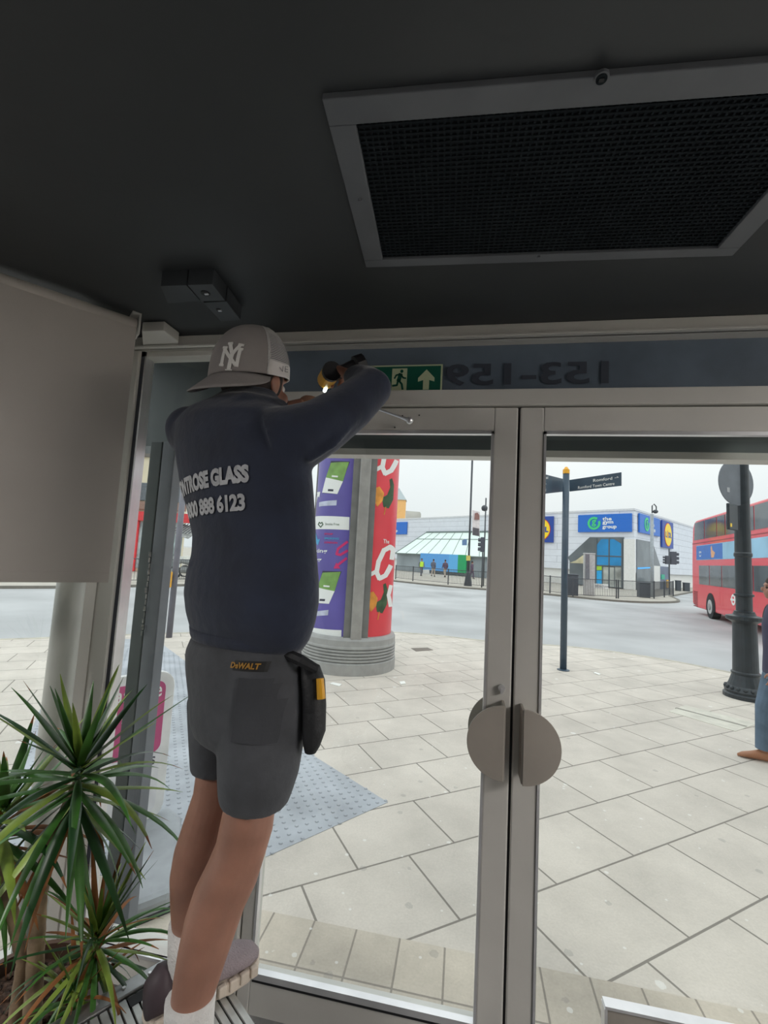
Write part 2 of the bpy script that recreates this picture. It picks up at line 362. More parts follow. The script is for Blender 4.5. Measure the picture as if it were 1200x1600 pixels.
# closer the fitter is working on
MB().box(-.62, -.40, D - .085, D - .03, zc(.462), zc(.52)).build('closer_body', ALU, d1, bevel=.006)
a0, a1 = at(582, 636, D - .10), at(640, 657, D - .08)
q = MB().tube([a0, a0.lerp(a1, .75), a1], [.007, .007, .013], 8, flat=.6); q.ball(a1, .013); q.build('closer_arm', BEAD, d1)
q = MB()
for px, py in ((586, 640), (629, 650), (655, 649), (617, 668)):
    p = at(px, py, D - .03); q.tube([p, p - Vector((0, .003, 0))], .0025, 8)
q.build('screw_hole', GASK, d1)
MB().box(-.70, 1.06, D - .05, D + .08, -.02, .022).build('trim_5', ALU)['kind'] = 'structure'

# ceiling vent
va = math.radians(2.6); VF = Fr(EYE + Vector((-.233, .757, .83)), (math.cos(va), math.sin(va), 0), (-math.sin(va), math.cos(va), 0))
VF.n = Vector((0, 0, -1)); VW, VH = .855, .395
vt = thing('ceiling_vent', 'wide grey framed extractor grille set in the black ceiling', 'vent', VF.p(VW / 2, VH / 2))
VM = mat('vent_frame_metal', (98, 101, 106), .5, var=.06, bump=.02)
q = MB(); e = .052
for a in ((-e, VW + e, -e, 0), (-e, VW + e, VH, VH + e * .6), (-e, 0, 0, VH), (VW, VW + e, 0, VH)): q.fbox(VF, a[0], a[1], a[2], a[3], 0, .014)
q.build('frame', VM, vt, bevel=.002)
MESH = mat('vent_mesh_wire', (34, 39, 43), .9, var=.1, spec=.1)
q = MB(); n1, n2 = 66, 34
for i in range(n1 + 1): u = VW * i / n1; q.fbox(VF, u - .0022, u + .0022, 0, VH, .002, .005)
for i in range(n2 + 1): v = VH * i / n2; q.fbox(VF, 0, VW, v - .0022, v + .0022, .003, .006)
q.build('mesh', MESH, vt)
MB().fbox(VF, 0, VW, 0, VH, .0003, .001).build('duct_opening', mat('duct_black', (34, 38, 42), .9, var=0), vt)
for px, py, r in ((940, 120, .012), (563, 313, .004), (842, 401, .004)):
    p = EYE + ray(px, py) * (.815 / ray(px, py).z)
    q = MB().lathe(p - Vector((0, 0, .004)), [(r, 0), (r, .006)], 20); q.build('screw', VM, vt)
    if r > .01: MB().lathe(p - Vector((0, 0, .0055)), [(r * .75, 0), (r * .75, .002)], 20).build('screw_ring', MESH, vt); MB().box(p.x - .004, p.x + .004, p.y - .003, p.y + .003, p.z - .007, p.z - .005).build('screw_socket', GASK, vt)

# L-shaped ceiling bracket near the corner
def cz(px, py, z): d = ray(px, py); p = EYE + d * (z / d.z); return (p.x, p.y)
br = thing('ceiling_door_sensor', 'dark L shaped metal housing fixed under the ceiling above the fitter\'s cap', 'sensor', EYE + Vector((-.85, 1.2, .78)))
BRM = mat('dark_housing', (58, 62, 66), .5, var=.08)
z0 = .78
PA = [cz(*p, z0) for p in ((251, 447), (291, 445.5), (313, 470), (262, 474))]
MB().zprism(PA, zc(z0), zc(.83)).build('blank_cover', BRM, br, bevel=.001)
PB = [cz(*p, z0) for p in ((293, 445.4), (332, 444), (352, 470), (315, 471))]
MB().zprism(PB, zc(z0), zc(.83)).build('cover_plate', BRM, br, bevel=.001)
PBc = [cz(*p, z0) for p in ((318, 473), (354, 471), (376, 500), (345, 502))]
MB().zprism(PBc, zc(z0), zc(.83)).build('cover_plate', BRM, br, bevel=.001)
for px, py, r in ((321, 458, .014), (342, 484, .009)):
    x, y = cz(px, py, z0); MB().lathe((x, y, zc(z0) - .002), [(r, 0), (r, .003)], 16).build('lock_hole', GASK, br)
    MB().box(x - .002, x + .010, y - .003, y + .003, zc(z0) - .005, zc(z0) - .001).build('lock_tongue', BEAD, br)

# white angled piece at the head of the corner
pt = [cz(*p, .80) for p in ((222, 514), (256, 513), (279, 530), (277, 543), (224, 541))]
q = MB().zprism(pt, zc(.79), zc(.828)).build('trim_6', WHITE, bevel=.003); tag(q, kind='structure')

# roller blind
IN = .30; BF = Fr(LF.o + LN * IN, -LD)
ur = BF.uv(169, 910)[0]; zt, zb = BF.uv(214, 518)[1], BF.uv(169, 910)[1]; ul = ur - 1.5
bl = thing('roller_blind', 'plain grey roller blind half lowered over the left window', 'blind', BF.p((ul + ur) / 2, zt))
BM = mat('blind_fabric', (190, 184, 178), .85, var=.02, scale=2, bump=.05, bscale=400)
MB().fbox(BF, ul, ur, zb + .03, zt + .03, -.0008, .0008).build('fabric', BM, bl)
MB().fbox(BF, ul, ur, zb, zb + .032, -.004, .004).build('bottom_bar', BM, bl, bevel=.001)
MB().tube([BF.p(ul, zt + .027, -.02), BF.p(ur, zt + .027, -.02)], .025, 24).build('roller_tube', BM, bl, smooth=True)
MB().fbox(BF, ur + .003, ur + .010, zt - .012, zt + .070, -.045, .012).fbox(BF, ur - .02, ur + .010, zt + .060, zt + .068, -.045, .012).build('bracket', WHITE, bl, bevel=.002)

# round white column in the corner
q = MB().tube([(-1.375, 1.41, 0), (-1.375, 1.41, zc(.83))], .044, 32).build('trim_7', mat('white_column_paint', (200, 202, 196), .4, var=.04, bump=.03), smooth=True); tag(q, kind='structure')

# exit sign
ES = Fr((0, D - .012, CAMZ), (1, 0, 0))
ex = thing('exit_sign', 'green running man exit sign with up arrow above the doors', 'sign', ES.p(-.22, .64))
x1, zt2 = ES.uv(692, 569); zb2 = ES.uv(692, 617)[1]; x0 = x1 - .30
GRN = mat('exit_green', (20, 92, 74), .4, var=.04); PHO = mat('photoluminescent_white', (196, 205, 170), .5, var=.03)
MB().fbox(ES, x0, x1, zb2, zt2, -.004, 0).build('backing_plate', PHO, ex)
MB().fbox(ES, x0 + .006, x1 - .006, zb2 + .006, zt2 - .006, 0, .001).build('green_field', GRN, ex)
def sp(px, py): return ES.uv(px, py)
ax, az_ = sp(666, 594); h = .036
MB().prism(ES, [(ax - .011, az_ - h), (ax + .011, az_ - h), (ax + .011, az_), (ax + .030, az_ - .006), (ax + .030, az_ + .008), (ax, az_ + h + .004), (ax - .030, az_ + .008), (ax - .030, az_ - .006), (ax - .011, az_)], .001, .002).build('arrow', PHO, ex)
mx, mz = sp(624, 594)
MB().fbox(ES, mx - .028, mx + .028, mz - .042, mz + .044, .001, .0018).build('doorway_panel', PHO, ex)
q = MB(); L3 = .0018
def limb(pts, r):
    for (xa, ya), (xb, yb) in zip(pts, pts[1:]):
        d = Vector((xb - xa, yb - ya)).normalized() * r; n = Vector((-d.y, d.x))
        q.prism(ES, [(mx + xa - n.x - d.x * .4, mz + ya - n.y - d.y * .4), (mx + xb - n.x + d.x * .4, mz + yb - n.y + d.y * .4), (mx + xb + n.x + d.x * .4, mz + yb + n.y + d.y * .4), (mx + xa + n.x - d.x * .4, mz + ya + n.y - d.y * .4)], L3, L3 + .001)
q.disc(ES, mx + .008, mz + .033, .006, .0065, L3, L3 + .001, 16)
limb([(.004, .022), (-.002, -.002)], .0075); limb([(.006, .020), (.014, .008), (.024, .006)], .003); limb([(.002, .022), (-.012, .018), (-.018, .006)], .003)
limb([(-.002, -.002), (.010, -.016), (.014, -.036)], .0036); limb([(-.004, -.002), (-.008, -.020), (-.024, -.022)], .0036)
q.build('running_figure', GRN, ex)

# bodies of the added, unseen fill panels
LIT = mat('fill_diffuser', (255, 246, 235), .5, var=0, emit=3)
for i, (px_, py_) in enumerate(FILL_PANELS):
    cl = thing('added_fill_panel', 'square lit ceiling panel %s' % (('on the left window side of the shop', 'at the right wall, the one farther from the doors', 'at the right wall, the one nearer the doors')[i]), 'light', (px_, py_, zc(.82)), group='ceiling panels at the back of the shop')
    MB().box(px_ - .3, px_ + .3, py_ - .3, py_ + .3, zc(.812), zc(.83)).build('frame', WHITE, cl)
    MB().box(px_ - .28, px_ + .28, py_ - .28, py_ + .28, zc(.806), zc(.812)).build('diffuser', LIT, cl)

# low silver-edged box at the foot of the right door
lb = thing('kick_panel', 'low silver edged metal panel standing at the foot of the right hand door', 'panel', (.72, D - .10, 0))
xl, zt3 = Fr((0, D - .06, CAMZ), (1, 0, 0)).uv(948, 1574)
MB().box(xl, xl + .46, D - .06, D - .035, 0, zc(zt3)).build('front_panel', mat('box_grey', (150, 144, 136), .5), lb)
MB().box(xl - .006, xl + .466, D - .068, D - .035, zc(zt3), zc(zt3) + .008).box(xl - .008, xl, D - .068, D - .035, 0, zc(zt3)).build('silver_edge', BEAD, lb)

# step platform
C0 = Vector((-.688, 1.275, 0)); E1 = Vector((.823, -.568, 0)).normalized(); E2 = Vector((E1.y, -E1.x, 0)); DZ = zc(-1.10)
PF = Fr(C0 + Vector((0, 0, DZ)), E1, -E2); PF.n = Vector((0, 0, 1))
sp_ = thing('step_platform', 'ribbed aluminium step platform the fitter stands on', 'platform', C0 + E1 * .5 + E2 * .25 + Vector((0, 0, 0)))
RIB = mat('ribbed_deck', (188, 190, 188), .4, .5, var=.12, scale=15); GROOVE = mat('groove_grey', (95, 95, 92), .7, var=.3, scale=30)  # deck base between the ribs is a darker mottled grey
PWD = .52
q = MB().fbox(PF, 0, 1.0, -PWD, 0, -.03, -.006, 1)
nr = 26
for i in range(nr):
    v = -PWD * (i + .5) / nr; q.fbox(PF, .045, .975, v - .0072, v + .0072, -.006, 0, 0)
q.build('deck', [RIB, GROOVE], sp_)
MB().fbox(PF, 0, .042, -PWD, 0, -.04, .006).build('end_rail', ALU, sp_, bevel=.003)
MB().fbox(PF, .978, 1.0, -PWD, 0, -.04, .004).build('end_rail', ALU, sp_, bevel=.003)
MB().fbox(PF, .047, .075, -.20, -.09, -.004, .0012).build('hand_slot', GASK, sp_)
for v in (-.04, -.14, -.20, -.26, -.36): 
    p = PF.p(.02, v, .006); MB().lathe(p, [(.005, 0), (.004, .003)], 10).build('rivet', BEAD, sp_)
for a, b_ in ((.05, -.04), (.05, -PWD + .04), (.95, -.04), (.95, -PWD + .04)):
    t = PF.p(a, b_, -.02); o2 = t.copy(); o2.z = 0; o2 += E1 * (-.04 if a < .5 else .04); MB().tube([t, o2], .017, 8).build('leg', ALU, sp_)

# potted dracaena
PP = Vector((-1.09, 1.13, 0))
pl = thing('potted_dracaena', 'tall potted dracaena with spiky green leaves in the window corner', 'plant', PP)
TERR = mat('dark_brown_pot', (88, 66, 54), .6, var=.15); SOIL = mat('bark_soil', (74, 55, 44), .95, var=.5, scale=60, bump=.6, bscale=80)
MB().lathe(PP, [(.11, 0), (.15, .34), (.165, .345), (.165, .38), (.150, .38), (.146, .34), (.001, .34)], 40).build('pot', TERR, pl, smooth=False)
q = MB()
for i in range(220):
    a, r = random.random() * 6.283, .13 * math.sqrt(random.random()); q.ball(PP + Vector((r * math.cos(a), r * math.sin(a), .342 + random.random() * .012)), .008 + random.random() * .010, (1, .7, .5), seg=6)
q.lathe(PP, [(.145, .335), (.144, .345), (.001, .35)], 24)
q.build('soil', SOIL, pl)
BARK = mat('ringed_bark', (150, 128, 104), .85, var=.25, scale=18, bump=.5, bscale=30)
LG = [mat('leaf_green', (64, 112, 46), .38, var=.30, scale=9, spec=.6), mat('leaf_dark', (38, 76, 38), .35, var=.25, scale=9, spec=.6),
      mat('leaf_yellow_green', (128, 152, 62), .42, var=.25, scale=9), mat('leaf_dry_tip', (150, 96, 52), .7, var=.3, scale=9)]
for m_ in LG:
    bs = m_.node_tree.nodes['Principled BSDF']; bs.inputs['Transmission Weight'].default_value = 0
def leaf(q, o, az, el, ln, w, droop, mi, tip=True):
    d = Vector((math.cos(az) * math.cos(el), math.sin(az) * math.cos(el), math.sin(el))); side = Vector((-math.sin(az), math.cos(az), 0))
    n = 9; p = Vector(o); rows = []; tw = random.uniform(-.5, .5)
    for i in range(n + 1):
        t = i / n; ww = w * (.55 + .45 * math.sin(min(1, t * 2.2) * math.pi / 2)) * (1 - max(0, t - .35) / .65) ** .8 + .0006
        up = side.cross(d).normalized(); s2 = (side * math.cos(tw * t) + up * math.sin(tw * t))
        rows.append([q.b.verts.new(p - s2 * ww + up * ww * .35), q.b.verts.new(p), q.b.verts.new(p + s2 * ww + up * ww * .35)])
        d = (d + Vector((0, 0, -droop * (.3 + t)))).normalized(); p = p + d * (ln / n)
    for i, (A, B) in enumerate(zip(rows, rows[1:])):
        for k in (0, 1):
            f = q.b.faces.new((A[k], A[k + 1], B[k + 1], B[k])); f.material_index = 3 if (tip and i >= n - 1) or mi == 3 else mi
def crown(c, n, ln, w, name='foliage', stem=.10, low=-.7, hi=1.35, mix=(0, 0, 0, 1, 1, 2)):
    q = MB(); c = Vector(c)
    for i in range(n):
        t = (i + .5) / n; el = low + (hi - low) * t + random.uniform(-.15, .15); az = i * 2.399 + random.uniform(-.2, .2)
        o = c + Vector((0, 0, stem * (t - .5)))
        L = ln * random.uniform(.75, 1.1) * (1 - .35 * max(0, t - .75) / .25)
        mi = random.choice(mix); 
        if t < .12: mi = random.choice((2, 3, 0))
        leaf(q, o, az, el, L, w * random.uniform(.8, 1.15), random.uniform(.04, .22) if t < .7 else random.uniform(0, .06), mi, random.random() < .4)
    return q.build(name, LG, pl, smooth=True)
def trunk(pts, r0, r1, name='trunk'):
    P2 = []; R2 = []
    for (a, b2) in zip(pts, pts[1:]):
        for k in range(8):
            t = k / 8; P2.append(a.lerp(b2, t))
    P2.append(pts[-1]); n = len(P2)
    for i in range(n): R2.append((r0 + (r1 - r0) * i / (n - 1)) * (1 + .07 * (i % 2)))
    MB().tube(P2, R2, 14).build(name, BARK, pl, smooth=True)
c1 = at(122, 1222, 1.08); c2 = at(2, 1300, 1.06); c3 = at(150, 1478, 1.10)
b1 = at(56, 1560, 1.07); b1.z = .34; b2 = at(28, 1570, 1.08); b2.z = .34
trunk([b1, at(56, 1490, 1.07), at(62, 1400, 1.07), at(82, 1310, 1.075), c1], .020, .012)
trunk([b2, at(38, 1500, 1.08), at(22, 1440, 1.08), at(6, 1370, 1.06), c2], .018, .011)
b3 = at(112, 1585, 1.10); b3.z = .34; trunk([b3, at(135, 1530, 1.10), c3], .008, .006)
crown(c1, 72, .34, .0120, stem=.12, low=-1.05, hi=1.25)
crown(c2, 56, .30, .0120, stem=.14, low=-1.1, hi=1.2, mix=(0, 0, 2, 2, 1, 3))
crown(c3, 76, .23, .0065, stem=.08, low=-.9, mix=(0, 0, 2, 2, 1, 3))
c4 = at(118, 1560, 1.06); crown(c4, 30, .20, .006, stem=.05, low=-.2, mix=(0, 2, 2, 3))

# ================================================================== OUTSIDE
def gx(px, py, z=GZ): p = G(px, py, z); return (p.x, p.y)
ROT = -math.radians(36.26)
PAVE = brick_mat('paving_slabs', (204, 196, 186), (134, 128, 120), .65, .512, .007, ROT, (.15, .118), var=.035, stain=.16)
ROADM = mat('asphalt', (172, 173, 174), .85, var=.10, scale=.35, bump=.3, bscale=90)
KERB = mat('granite_kerb', (178, 172, 158), .8, var=.12, scale=6)
kerb = [(-30, -6), (-14, 1.5), (-10.5, 4.1), gx(5, 1000), gx(140, 995), gx(280, 990), (-3.4, 9.75), gx(640, 990), gx(770, 1003), gx(900, 1012), gx(1030, 1030), gx(1194, 1062), (7.2, 7.2), (12, 2.5), (30, -12)]
def smooth_line(P, n=6):
    out = []
    for i in range(len(P) - 1):
        p0, p1, p2, p3 = P[max(i - 1, 0)], P[i], P[i + 1], P[min(i + 2, len(P) - 1)]
        for k in range(n):
            t = k / n; f = lambda a, b, c, d: .5 * (2 * b + (c - a) * t + (2 * a - 5 * b + 4 * c - d) * t * t + (3 * b - a - 3 * c + d) * t ** 3)
            out.append((f(p0[0], p1[0], p2[0], p3[0]), f(p0[1], p1[1], p2[1], p3[1])))
    out.append(P[-1]); return out
kl = smooth_line(kerb)
def offset_line(P, d):
    out = []
    for i, p in enumerate(P):
        a, b = Vector(P[max(i - 1, 0)]), Vector(P[min(i + 1, len(P) - 1)]); t = (b - a).normalized(); out.append((p[0] - t.y * d, p[1] + t.x * d))
    return out
tag(MB().zprism(kl + [(30, -14), (-30, -14)], GZ - .2, GZ).build('pavement', PAVE), kind='structure')
ko = offset_line(kl, .12)
q = MB()
for a, b, c, d in zip(kl, kl[1:], ko[1:], ko): q.zprism([a, b, c, d], GZ - .2, GZ + .003)
tag(q.build('kerb', KERB), kind='structure')
tag(MB().zprism([(-400, -60), (400, -60), (400, 600), (-400, 600)], RZ - .1, RZ).build('road', ROADM), kind='structure')
# row of narrow slabs along the shopfront
SETT = brick_mat('doorstep_setts', (196, 186, 172), (150, 142, 132), .205, 2, .005, 0, (.02, 0), var=.08, stain=.30, offset=0)
tag(MB().zprism([(-6, 1.55), (6, 1.55), (6, 2.25), (-6, 2.25)], GZ - .05, GZ + .003).build('doorstep_strip', SETT), kind='structure')
# tactile paving with blister studs
A_ = Vector((math.cos(-ROT), math.sin(-ROT), 0)); B_ = Vector((A_.y, -A_.x, 0))
def AB(a, b): return A_ * a + B_ * b
TACT = mat('tactile_slab', (168, 172, 178), .8, var=.10, scale=3)
q = MB(); P = [gx(*p) for p in ((606, 1254), (520, 1288), (414, 1340), (330, 1392), (255, 1452))]
P = [P[0], P[2], (-1.45, 2.26), (-2.6, 2.26), (-6.6, 6.9), (-5.6, 7.7), gx(480, 1175)]
q.zprism(P, GZ - .02, GZ + .003)
def inside(x, y, P):
    c = False
    for (x1_, y1_), (x2_, y2_) in zip(P, P[1:] + P[:1]):
        if (y1_ > y) != (y2_ > y) and x < (x2_ - x1_) * (y - y1_) / (y2_ - y1_) + x1_: c = not c
    return c
for i in range(-70, 60):
    for j in range(-140, -20):
        p = AB(i * .067, j * .067)
        if p.y < 6.8 and inside(p.x, p.y, P): 
            z0 = GZ + .003; n = 8
            R = [[q.b.verts.new((p.x + r * math.cos(k * 2 * math.pi / n), p.y + r * math.sin(k * 2 * math.pi / n), z0 + h)) for k in range(n)] for r, h in ((.014, 0), (.010, .006))]
            q._skin(R, 0)
tag(q.build('tactile_paving', TACT), kind='structure')
# drain covers and litter
def gquad(m, pts, h=.006): m.zprism([gx(*p) for p in pts], GZ, GZ + h); return m
q = gquad(MB(), ((1045, 1112), (1070, 1102), (1184, 1131), (1149, 1143)), .004); q = q.build('drain_cover', mat('slot_cover', (200, 196, 184), .7), None); tag(q, 'pale slotted drain cover in the paving by the lamp post', 'cover')
q = gquad(MB(), ((1055, 1106.8), (1057, 1106), (1168, 1135.2), (1166, 1136.4)), .0055).build('slot', mat('slot_dark', (140, 137, 128), .9), q)
q = gquad(MB(), ((642, 1013), (668, 1012), (677, 1016), (650, 1018)), .004).build('utility_cover', mat('cover_brown', (120, 112, 104), .9)); tag(q, 'small brown square cover in the paving right of the advertising column', 'cover')
PAPER = mat('litter_paper', (235, 235, 230), .8, var=0)
def litter(pts, lab): 
    q = MB(); P = [G(*p) for p in pts]; q.hexa([p + Vector((0, 0, h)) for h in (.002, .010) for p in P]); tag(q.build('litter_scrap', PAPER), lab, 'litter', 'paper scraps on the paving')
litter(((515, 1069), (520, 1067), (534, 1070), (530, 1073)), 'long white paper scrap just right of the tool pouch')
litter(((927, 1052), (930, 1051), (939, 1054), (936, 1055)), 'white paper scrap on the paving right of the signpost foot')
litter(((624, 1066), (632, 1065), (634, 1069), (626, 1070)), 'white paper scrap in front of the advertising column')

# fascia box over the pavement
FAS = mat('fascia_grey', (88, 96, 98), .5, var=.12, scale=1.2)
q = MB().box(-1.62, 6, 1.86, 2.02, zc(.455), zc(.97)).build('fascia_exterior', FAS); tag(q, kind='structure')
q = MB().box(-1.0, 6, 1.86, 1.94, zc(.428), zc(.455)).build('trim_8', WHITE); tag(q, kind='structure')
q = MB().box(-1.62, 6, 1.65, 1.86, zc(.90), zc(.97)).build('soffit_exterior', FAS); tag(q, kind='structure')
# corner post by the side light; dark bar painted as its shaded face
for i, (pxt, pxb, w, m_, nm) in enumerate(((246, 186, .058, mat('post_shaded_green_grey', (66, 74, 74), .5, var=.1), 'trim_9'), (266, 207, .062, mat('post_grey', (112, 117, 124), .5, var=.06), 'trim_10'))):
    x = at((pxt + pxb) / 2 + 3, 1010, 1.80).x
    q = MB().box(x - w / 2, x + w / 2, 1.77, 1.83, GZ, zc(.455)).build(nm, m_, bevel=.004); tag(q, kind='structure')
# shiny bits standing in for the white sparkle along the post seam
p0, p1 = at(236, 862, 1.765), at(222, 995, 1.765)
fs = MB(); 
for k in range(14):
    a = p0.lerp(p1, k / 14); b = p0.lerp(p1, (k + .8) / 14); o = Vector((random.uniform(-.004, .004), -.004, 0)); fs.tube([a + o, b + o], .0035 if k % 3 else .006, 5)
tag(fs.build('seam_sparkle', mat('shiny_strip', (225, 228, 228), .15, .9, var=.3, scale=40)), 'thin broken line of shiny bits for the sparkle in the corner post seam', 'strip')

# ---------------- advertising column
base = dep(542, 1056, 7.18); AC = Vector((base.x, base.y, GZ)); AC = EYE + (Vector((base.x, base.y, CAMZ)) - EYE); AC.z = GZ
ad = thing('advertising_column', 'tall round advertising column with purple and red posters on the pavement', 'advertising column', AC)
CONC = mat('column_base_grey', (160, 160, 158), .6, var=.05)
prof = [(.75, 0), (.75, .16)]
for k in range(5): z = .17 + k * .045; prof += [(.735, z), (.715, z + .008), (.715, z + .014), (.742, z + .020), (.742, z + .04)]
prof += [(.735, .41), (.735, .49), (.71, .53), (.66, .54)]
MB().lathe(AC, prof, 72).build('base', CONC, ad)
DR = .665; HB, HT = .53, 3.5
MB().lathe(AC, [(DR - .01, HB), (DR - .01, HT)], 96).build('drum', mat('drum_grey', (150, 150, 150), .4), ad, smooth=False)
MB().lathe(AC, [(.72, HT), (.75, HT + .1), (.60, HT + .3), (.15, HT + .6), (.03, HT + .8)], 48).build('cap', CONC, ad)
def cyl(px, py, r=DR):                                               # pixel to (angle, height) on the drum
    d = ray(px, py); o = EYE - AC; a = d.x ** 2 + d.y ** 2; b = 2 * (o.x * d.x + o.y * d.y); c = o.x ** 2 + o.y ** 2 - r * r
    di = b * b - 4 * a * c
    k = (-b - math.sqrt(max(di, 0))) / (2 * a); p = EYE + d * k - AC; return math.atan2(p.y, p.x), p.z
def cp(t, z, r): return AC + Vector((r * math.cos(t), r * math.sin(t), z))
def wrap(q, pts, r, mi=0, outline=True):
    """polygon in (angle, height) as a thin sheet bent round the drum"""
    b = bmesh.new(); f = b.faces.new([b.verts.new((p[0], p[1], 0)) for p in pts]); bmesh.ops.triangulate(b, faces=b.faces)
    for _ in range(7):
        e = [e for e in b.edges if abs(e.verts[0].co.x - e.verts[1].co.x) > .06]
        if not e: break
        bmesh.ops.subdivide_edges(b, edges=e, cuts=1); bmesh.ops.triangulate(b, faces=b.faces)
    vm = {v: q.b.verts.new(cp(v.co.x, v.co.y, r)) for v in b.verts}
    for f in b.faces: q.b.faces.new([vm[v] for v in f.verts]).material_index = mi
    b.free()
def wtext(s, t0, z0, w, h, r, m, name, **k):
    b, _ = text_bm(s, w, h, maxedge=.05, **k)
    for v in b.verts: v.co = cp(t0 + v.co.x / DR, z0 + v.co.y, r)
    q = MB(); q.b.free(); q.b = b; return q.build(name, m, ad)
ta = cyl(545, 850)[0]; tb = cyl(582, 850)[0]; tm = (ta + tb) / 2
PURP = mat('poster_purple', (96, 86, 162), .35, var=.06, scale=2); REDP = mat('poster_red', (226, 66, 76), .35, var=.04, scale=2)
WH = mat('print_white', (236, 238, 236), .5, var=0); MAG = mat('print_magenta', (205, 45, 110), .5, var=0); CYA = mat('print_cyan', (70, 160, 205), .5, var=0)
PGR = mat('print_green', (120, 160, 84), .5, var=.1); PDG = mat('print_dark_green', (52, 84, 52), .5, var=.2); POR = mat('print_orange', (226, 150, 60), .5, var=.15); PDK = mat('print_dark', (52, 52, 70), .5, var=0)
tL = ta - 1.75; tR = tb + 1.75
q = MB(); n = 24
wrap(q, [(tL, HB + .01), (ta, HB + .01), (ta, HT), (tL, HT)], DR); pu = q.build('purple_poster', PURP, ad)
q = MB(); wrap(q, [(tb, HB + .01), (tR, HB + .01), (tR, HT), (tb, HT)], DR); rp = q.build('red_poster', REDP, ad)
def mull(t, nm='mullion'):
    fr = Fr(cp(t, 0, DR - .02), (-math.sin(t), math.cos(t), 0)); fr.n = Vector((math.cos(t), math.sin(t), 0)); hw = (tb - ta) * DR / 2
    MB().fbox(fr, -hw, hw, HB, HT, 0, .035).build('mullion', mat('mullion_dark', (118, 118, 116), .4), ad, bevel=.003)
    MB().fbox(fr, -hw * .45, hw * .45, HB - .02, HT, .035, .075).build('mullion_cap', mat('mullion_light', (165, 163, 160), .35, .3), ad, bevel=.012)
mull(tm); mull(tL - .07); mull(tR + .07)
def poly_px(pts, m, nm, lift=.002, parent=None):
    q = MB(); wrap(q, [cyl(x, y) for x, y in pts], DR + lift); return q.build(nm, m, parent or ad)
# poster prints: two repeats of the phone, white band, arrows and words
def C6(x, y): return (450 + x / 4.21, 690 + y / 4.21)
def pp(pts, m, nm, lift=.002): return poly_px([C6(*p) for p in pts], m, nm, lift)
for dy, sx in ((0, 0), (722, -55)):
    pp([(283 + sx, 128 + dy), (408 + sx, 132 + dy), (325 + sx, 345 + dy), (228 + sx, 340 + dy)], PDK, 'phone_print', .0016)
    pp([(283 + sx, 140 + dy), (402 + sx, 135 + dy), (362 + sx, 262 + dy), (250 + sx, 236 + dy)], PGR, 'phone_screen_print', .0026)
    pp([(250 + sx, 236 + dy), (362 + sx, 262 + dy), (325 + sx, 345 + dy), (225 + sx, 336 + dy)], WH, 'phone_page_print', .0026)
    pp([(265 + sx, 312 + dy), (300 + sx, 314 + dy), (298 + sx, 328 + dy), (262 + sx, 326 + dy)], PDK, 'phone_button_print', .0034)
    pp([(290 + sx, 222 + dy), (330 + sx, 226 + dy), (328 + sx, 236 + dy), (288 + sx, 232 + dy)], WH, 'phone_label_print', .0034)
    pp([(205 + sx, 400 + dy), (322 + sx, 385 + dy), (318 + sx, 420 + dy), (205 + sx, 428 + dy)], mat('print_pale', (190, 195, 215), .5, var=.1), 'banner_print', .002)
pp([(150, 492), (405, 497), (402, 582), (150, 578)], WH, 'white_band_print')
pp([(120, 1208), (352, 1240), (350, 1300), (120, 1280)], WH, 'white_band_print')
def stroke(pts, wd, m, nm, lift=.003):
    for (a, b), (c, d) in zip(pts, pts[1:]):
        v = Vector((c - a, d - b)).normalized() * wd; n = (-v.y, v.x)
        pp([(a - n[0] - v.x * .5, b - n[1] - v.y * .5), (c - n[0] + v.x * .5, d - n[1] + v.y * .5), (c + n[0] + v.x * .5, d + n[1] + v.y * .5), (a + n[0] - v.x * .5, b + n[1] - v.y * .5)], m, nm, lift)
stroke([(176, 490), (178, 420), (190, 370), (200, 345)], 5, WH, 'white_arrow_print'); pp([(190, 335), (214, 330), (206, 368)], WH, 'white_arrow_print', .003)
stroke([(390, 660), (330, 705), (320, 740), (345, 745), (390, 718)], 8, MAG, 'magenta_swirl_print'); stroke([(384, 768), (325, 815)], 8, MAG, 'magenta_arrow_print'); pp([(300, 835), (318, 795), (345, 835)], MAG, 'magenta_arrow_print', .003)
stroke([(175, 585), (192, 650)], 7, CYA, 'cyan_arrow_print'); pp([(178, 655), (212, 640), (198, 682)], CYA, 'cyan_arrow_print', .003)
pp([(355, 72), (392, 75), (388, 112), (352, 108)], MAG, 'magenta_mark_print')
def wt(s, x0, y0, x1, h, m, nm='poster_lettering', **k):
    a, z = cyl(*C6(x0, y0)); b, _ = cyl(*C6(x1, y0)); wtext(s, a, z, abs(b - a) * DR, h * 6.6 / 704 / 4.21, DR + .004, m, nm, **k)
wt('moking', 150, 735, 258, 36, WH, bold=.02); wt('ring', 160, 788, 222, 30, WH, bold=.02)
wt('STOP', 240, 614, 296, 13, MAG, bold=.03); wt('SMOKING', 240, 642, 335, 13, CYA, bold=.03); wt('LONDON', 240, 669, 325, 13, MAG, bold=.03)
wt('Smoke Free', 246, 550, 338, 16, PDG); wt('Smoke Free', 190, 1288, 288, 14, PDG)
for x, y in ((216, 545), (164, 1272)):
    stroke([(x, y + 18), (x - 15, y), (x - 9, y - 14), (x, y - 6), (x + 9, y - 14), (x + 15, y), (x, y + 18)], 3, PDG, 'heart_print', .0045)
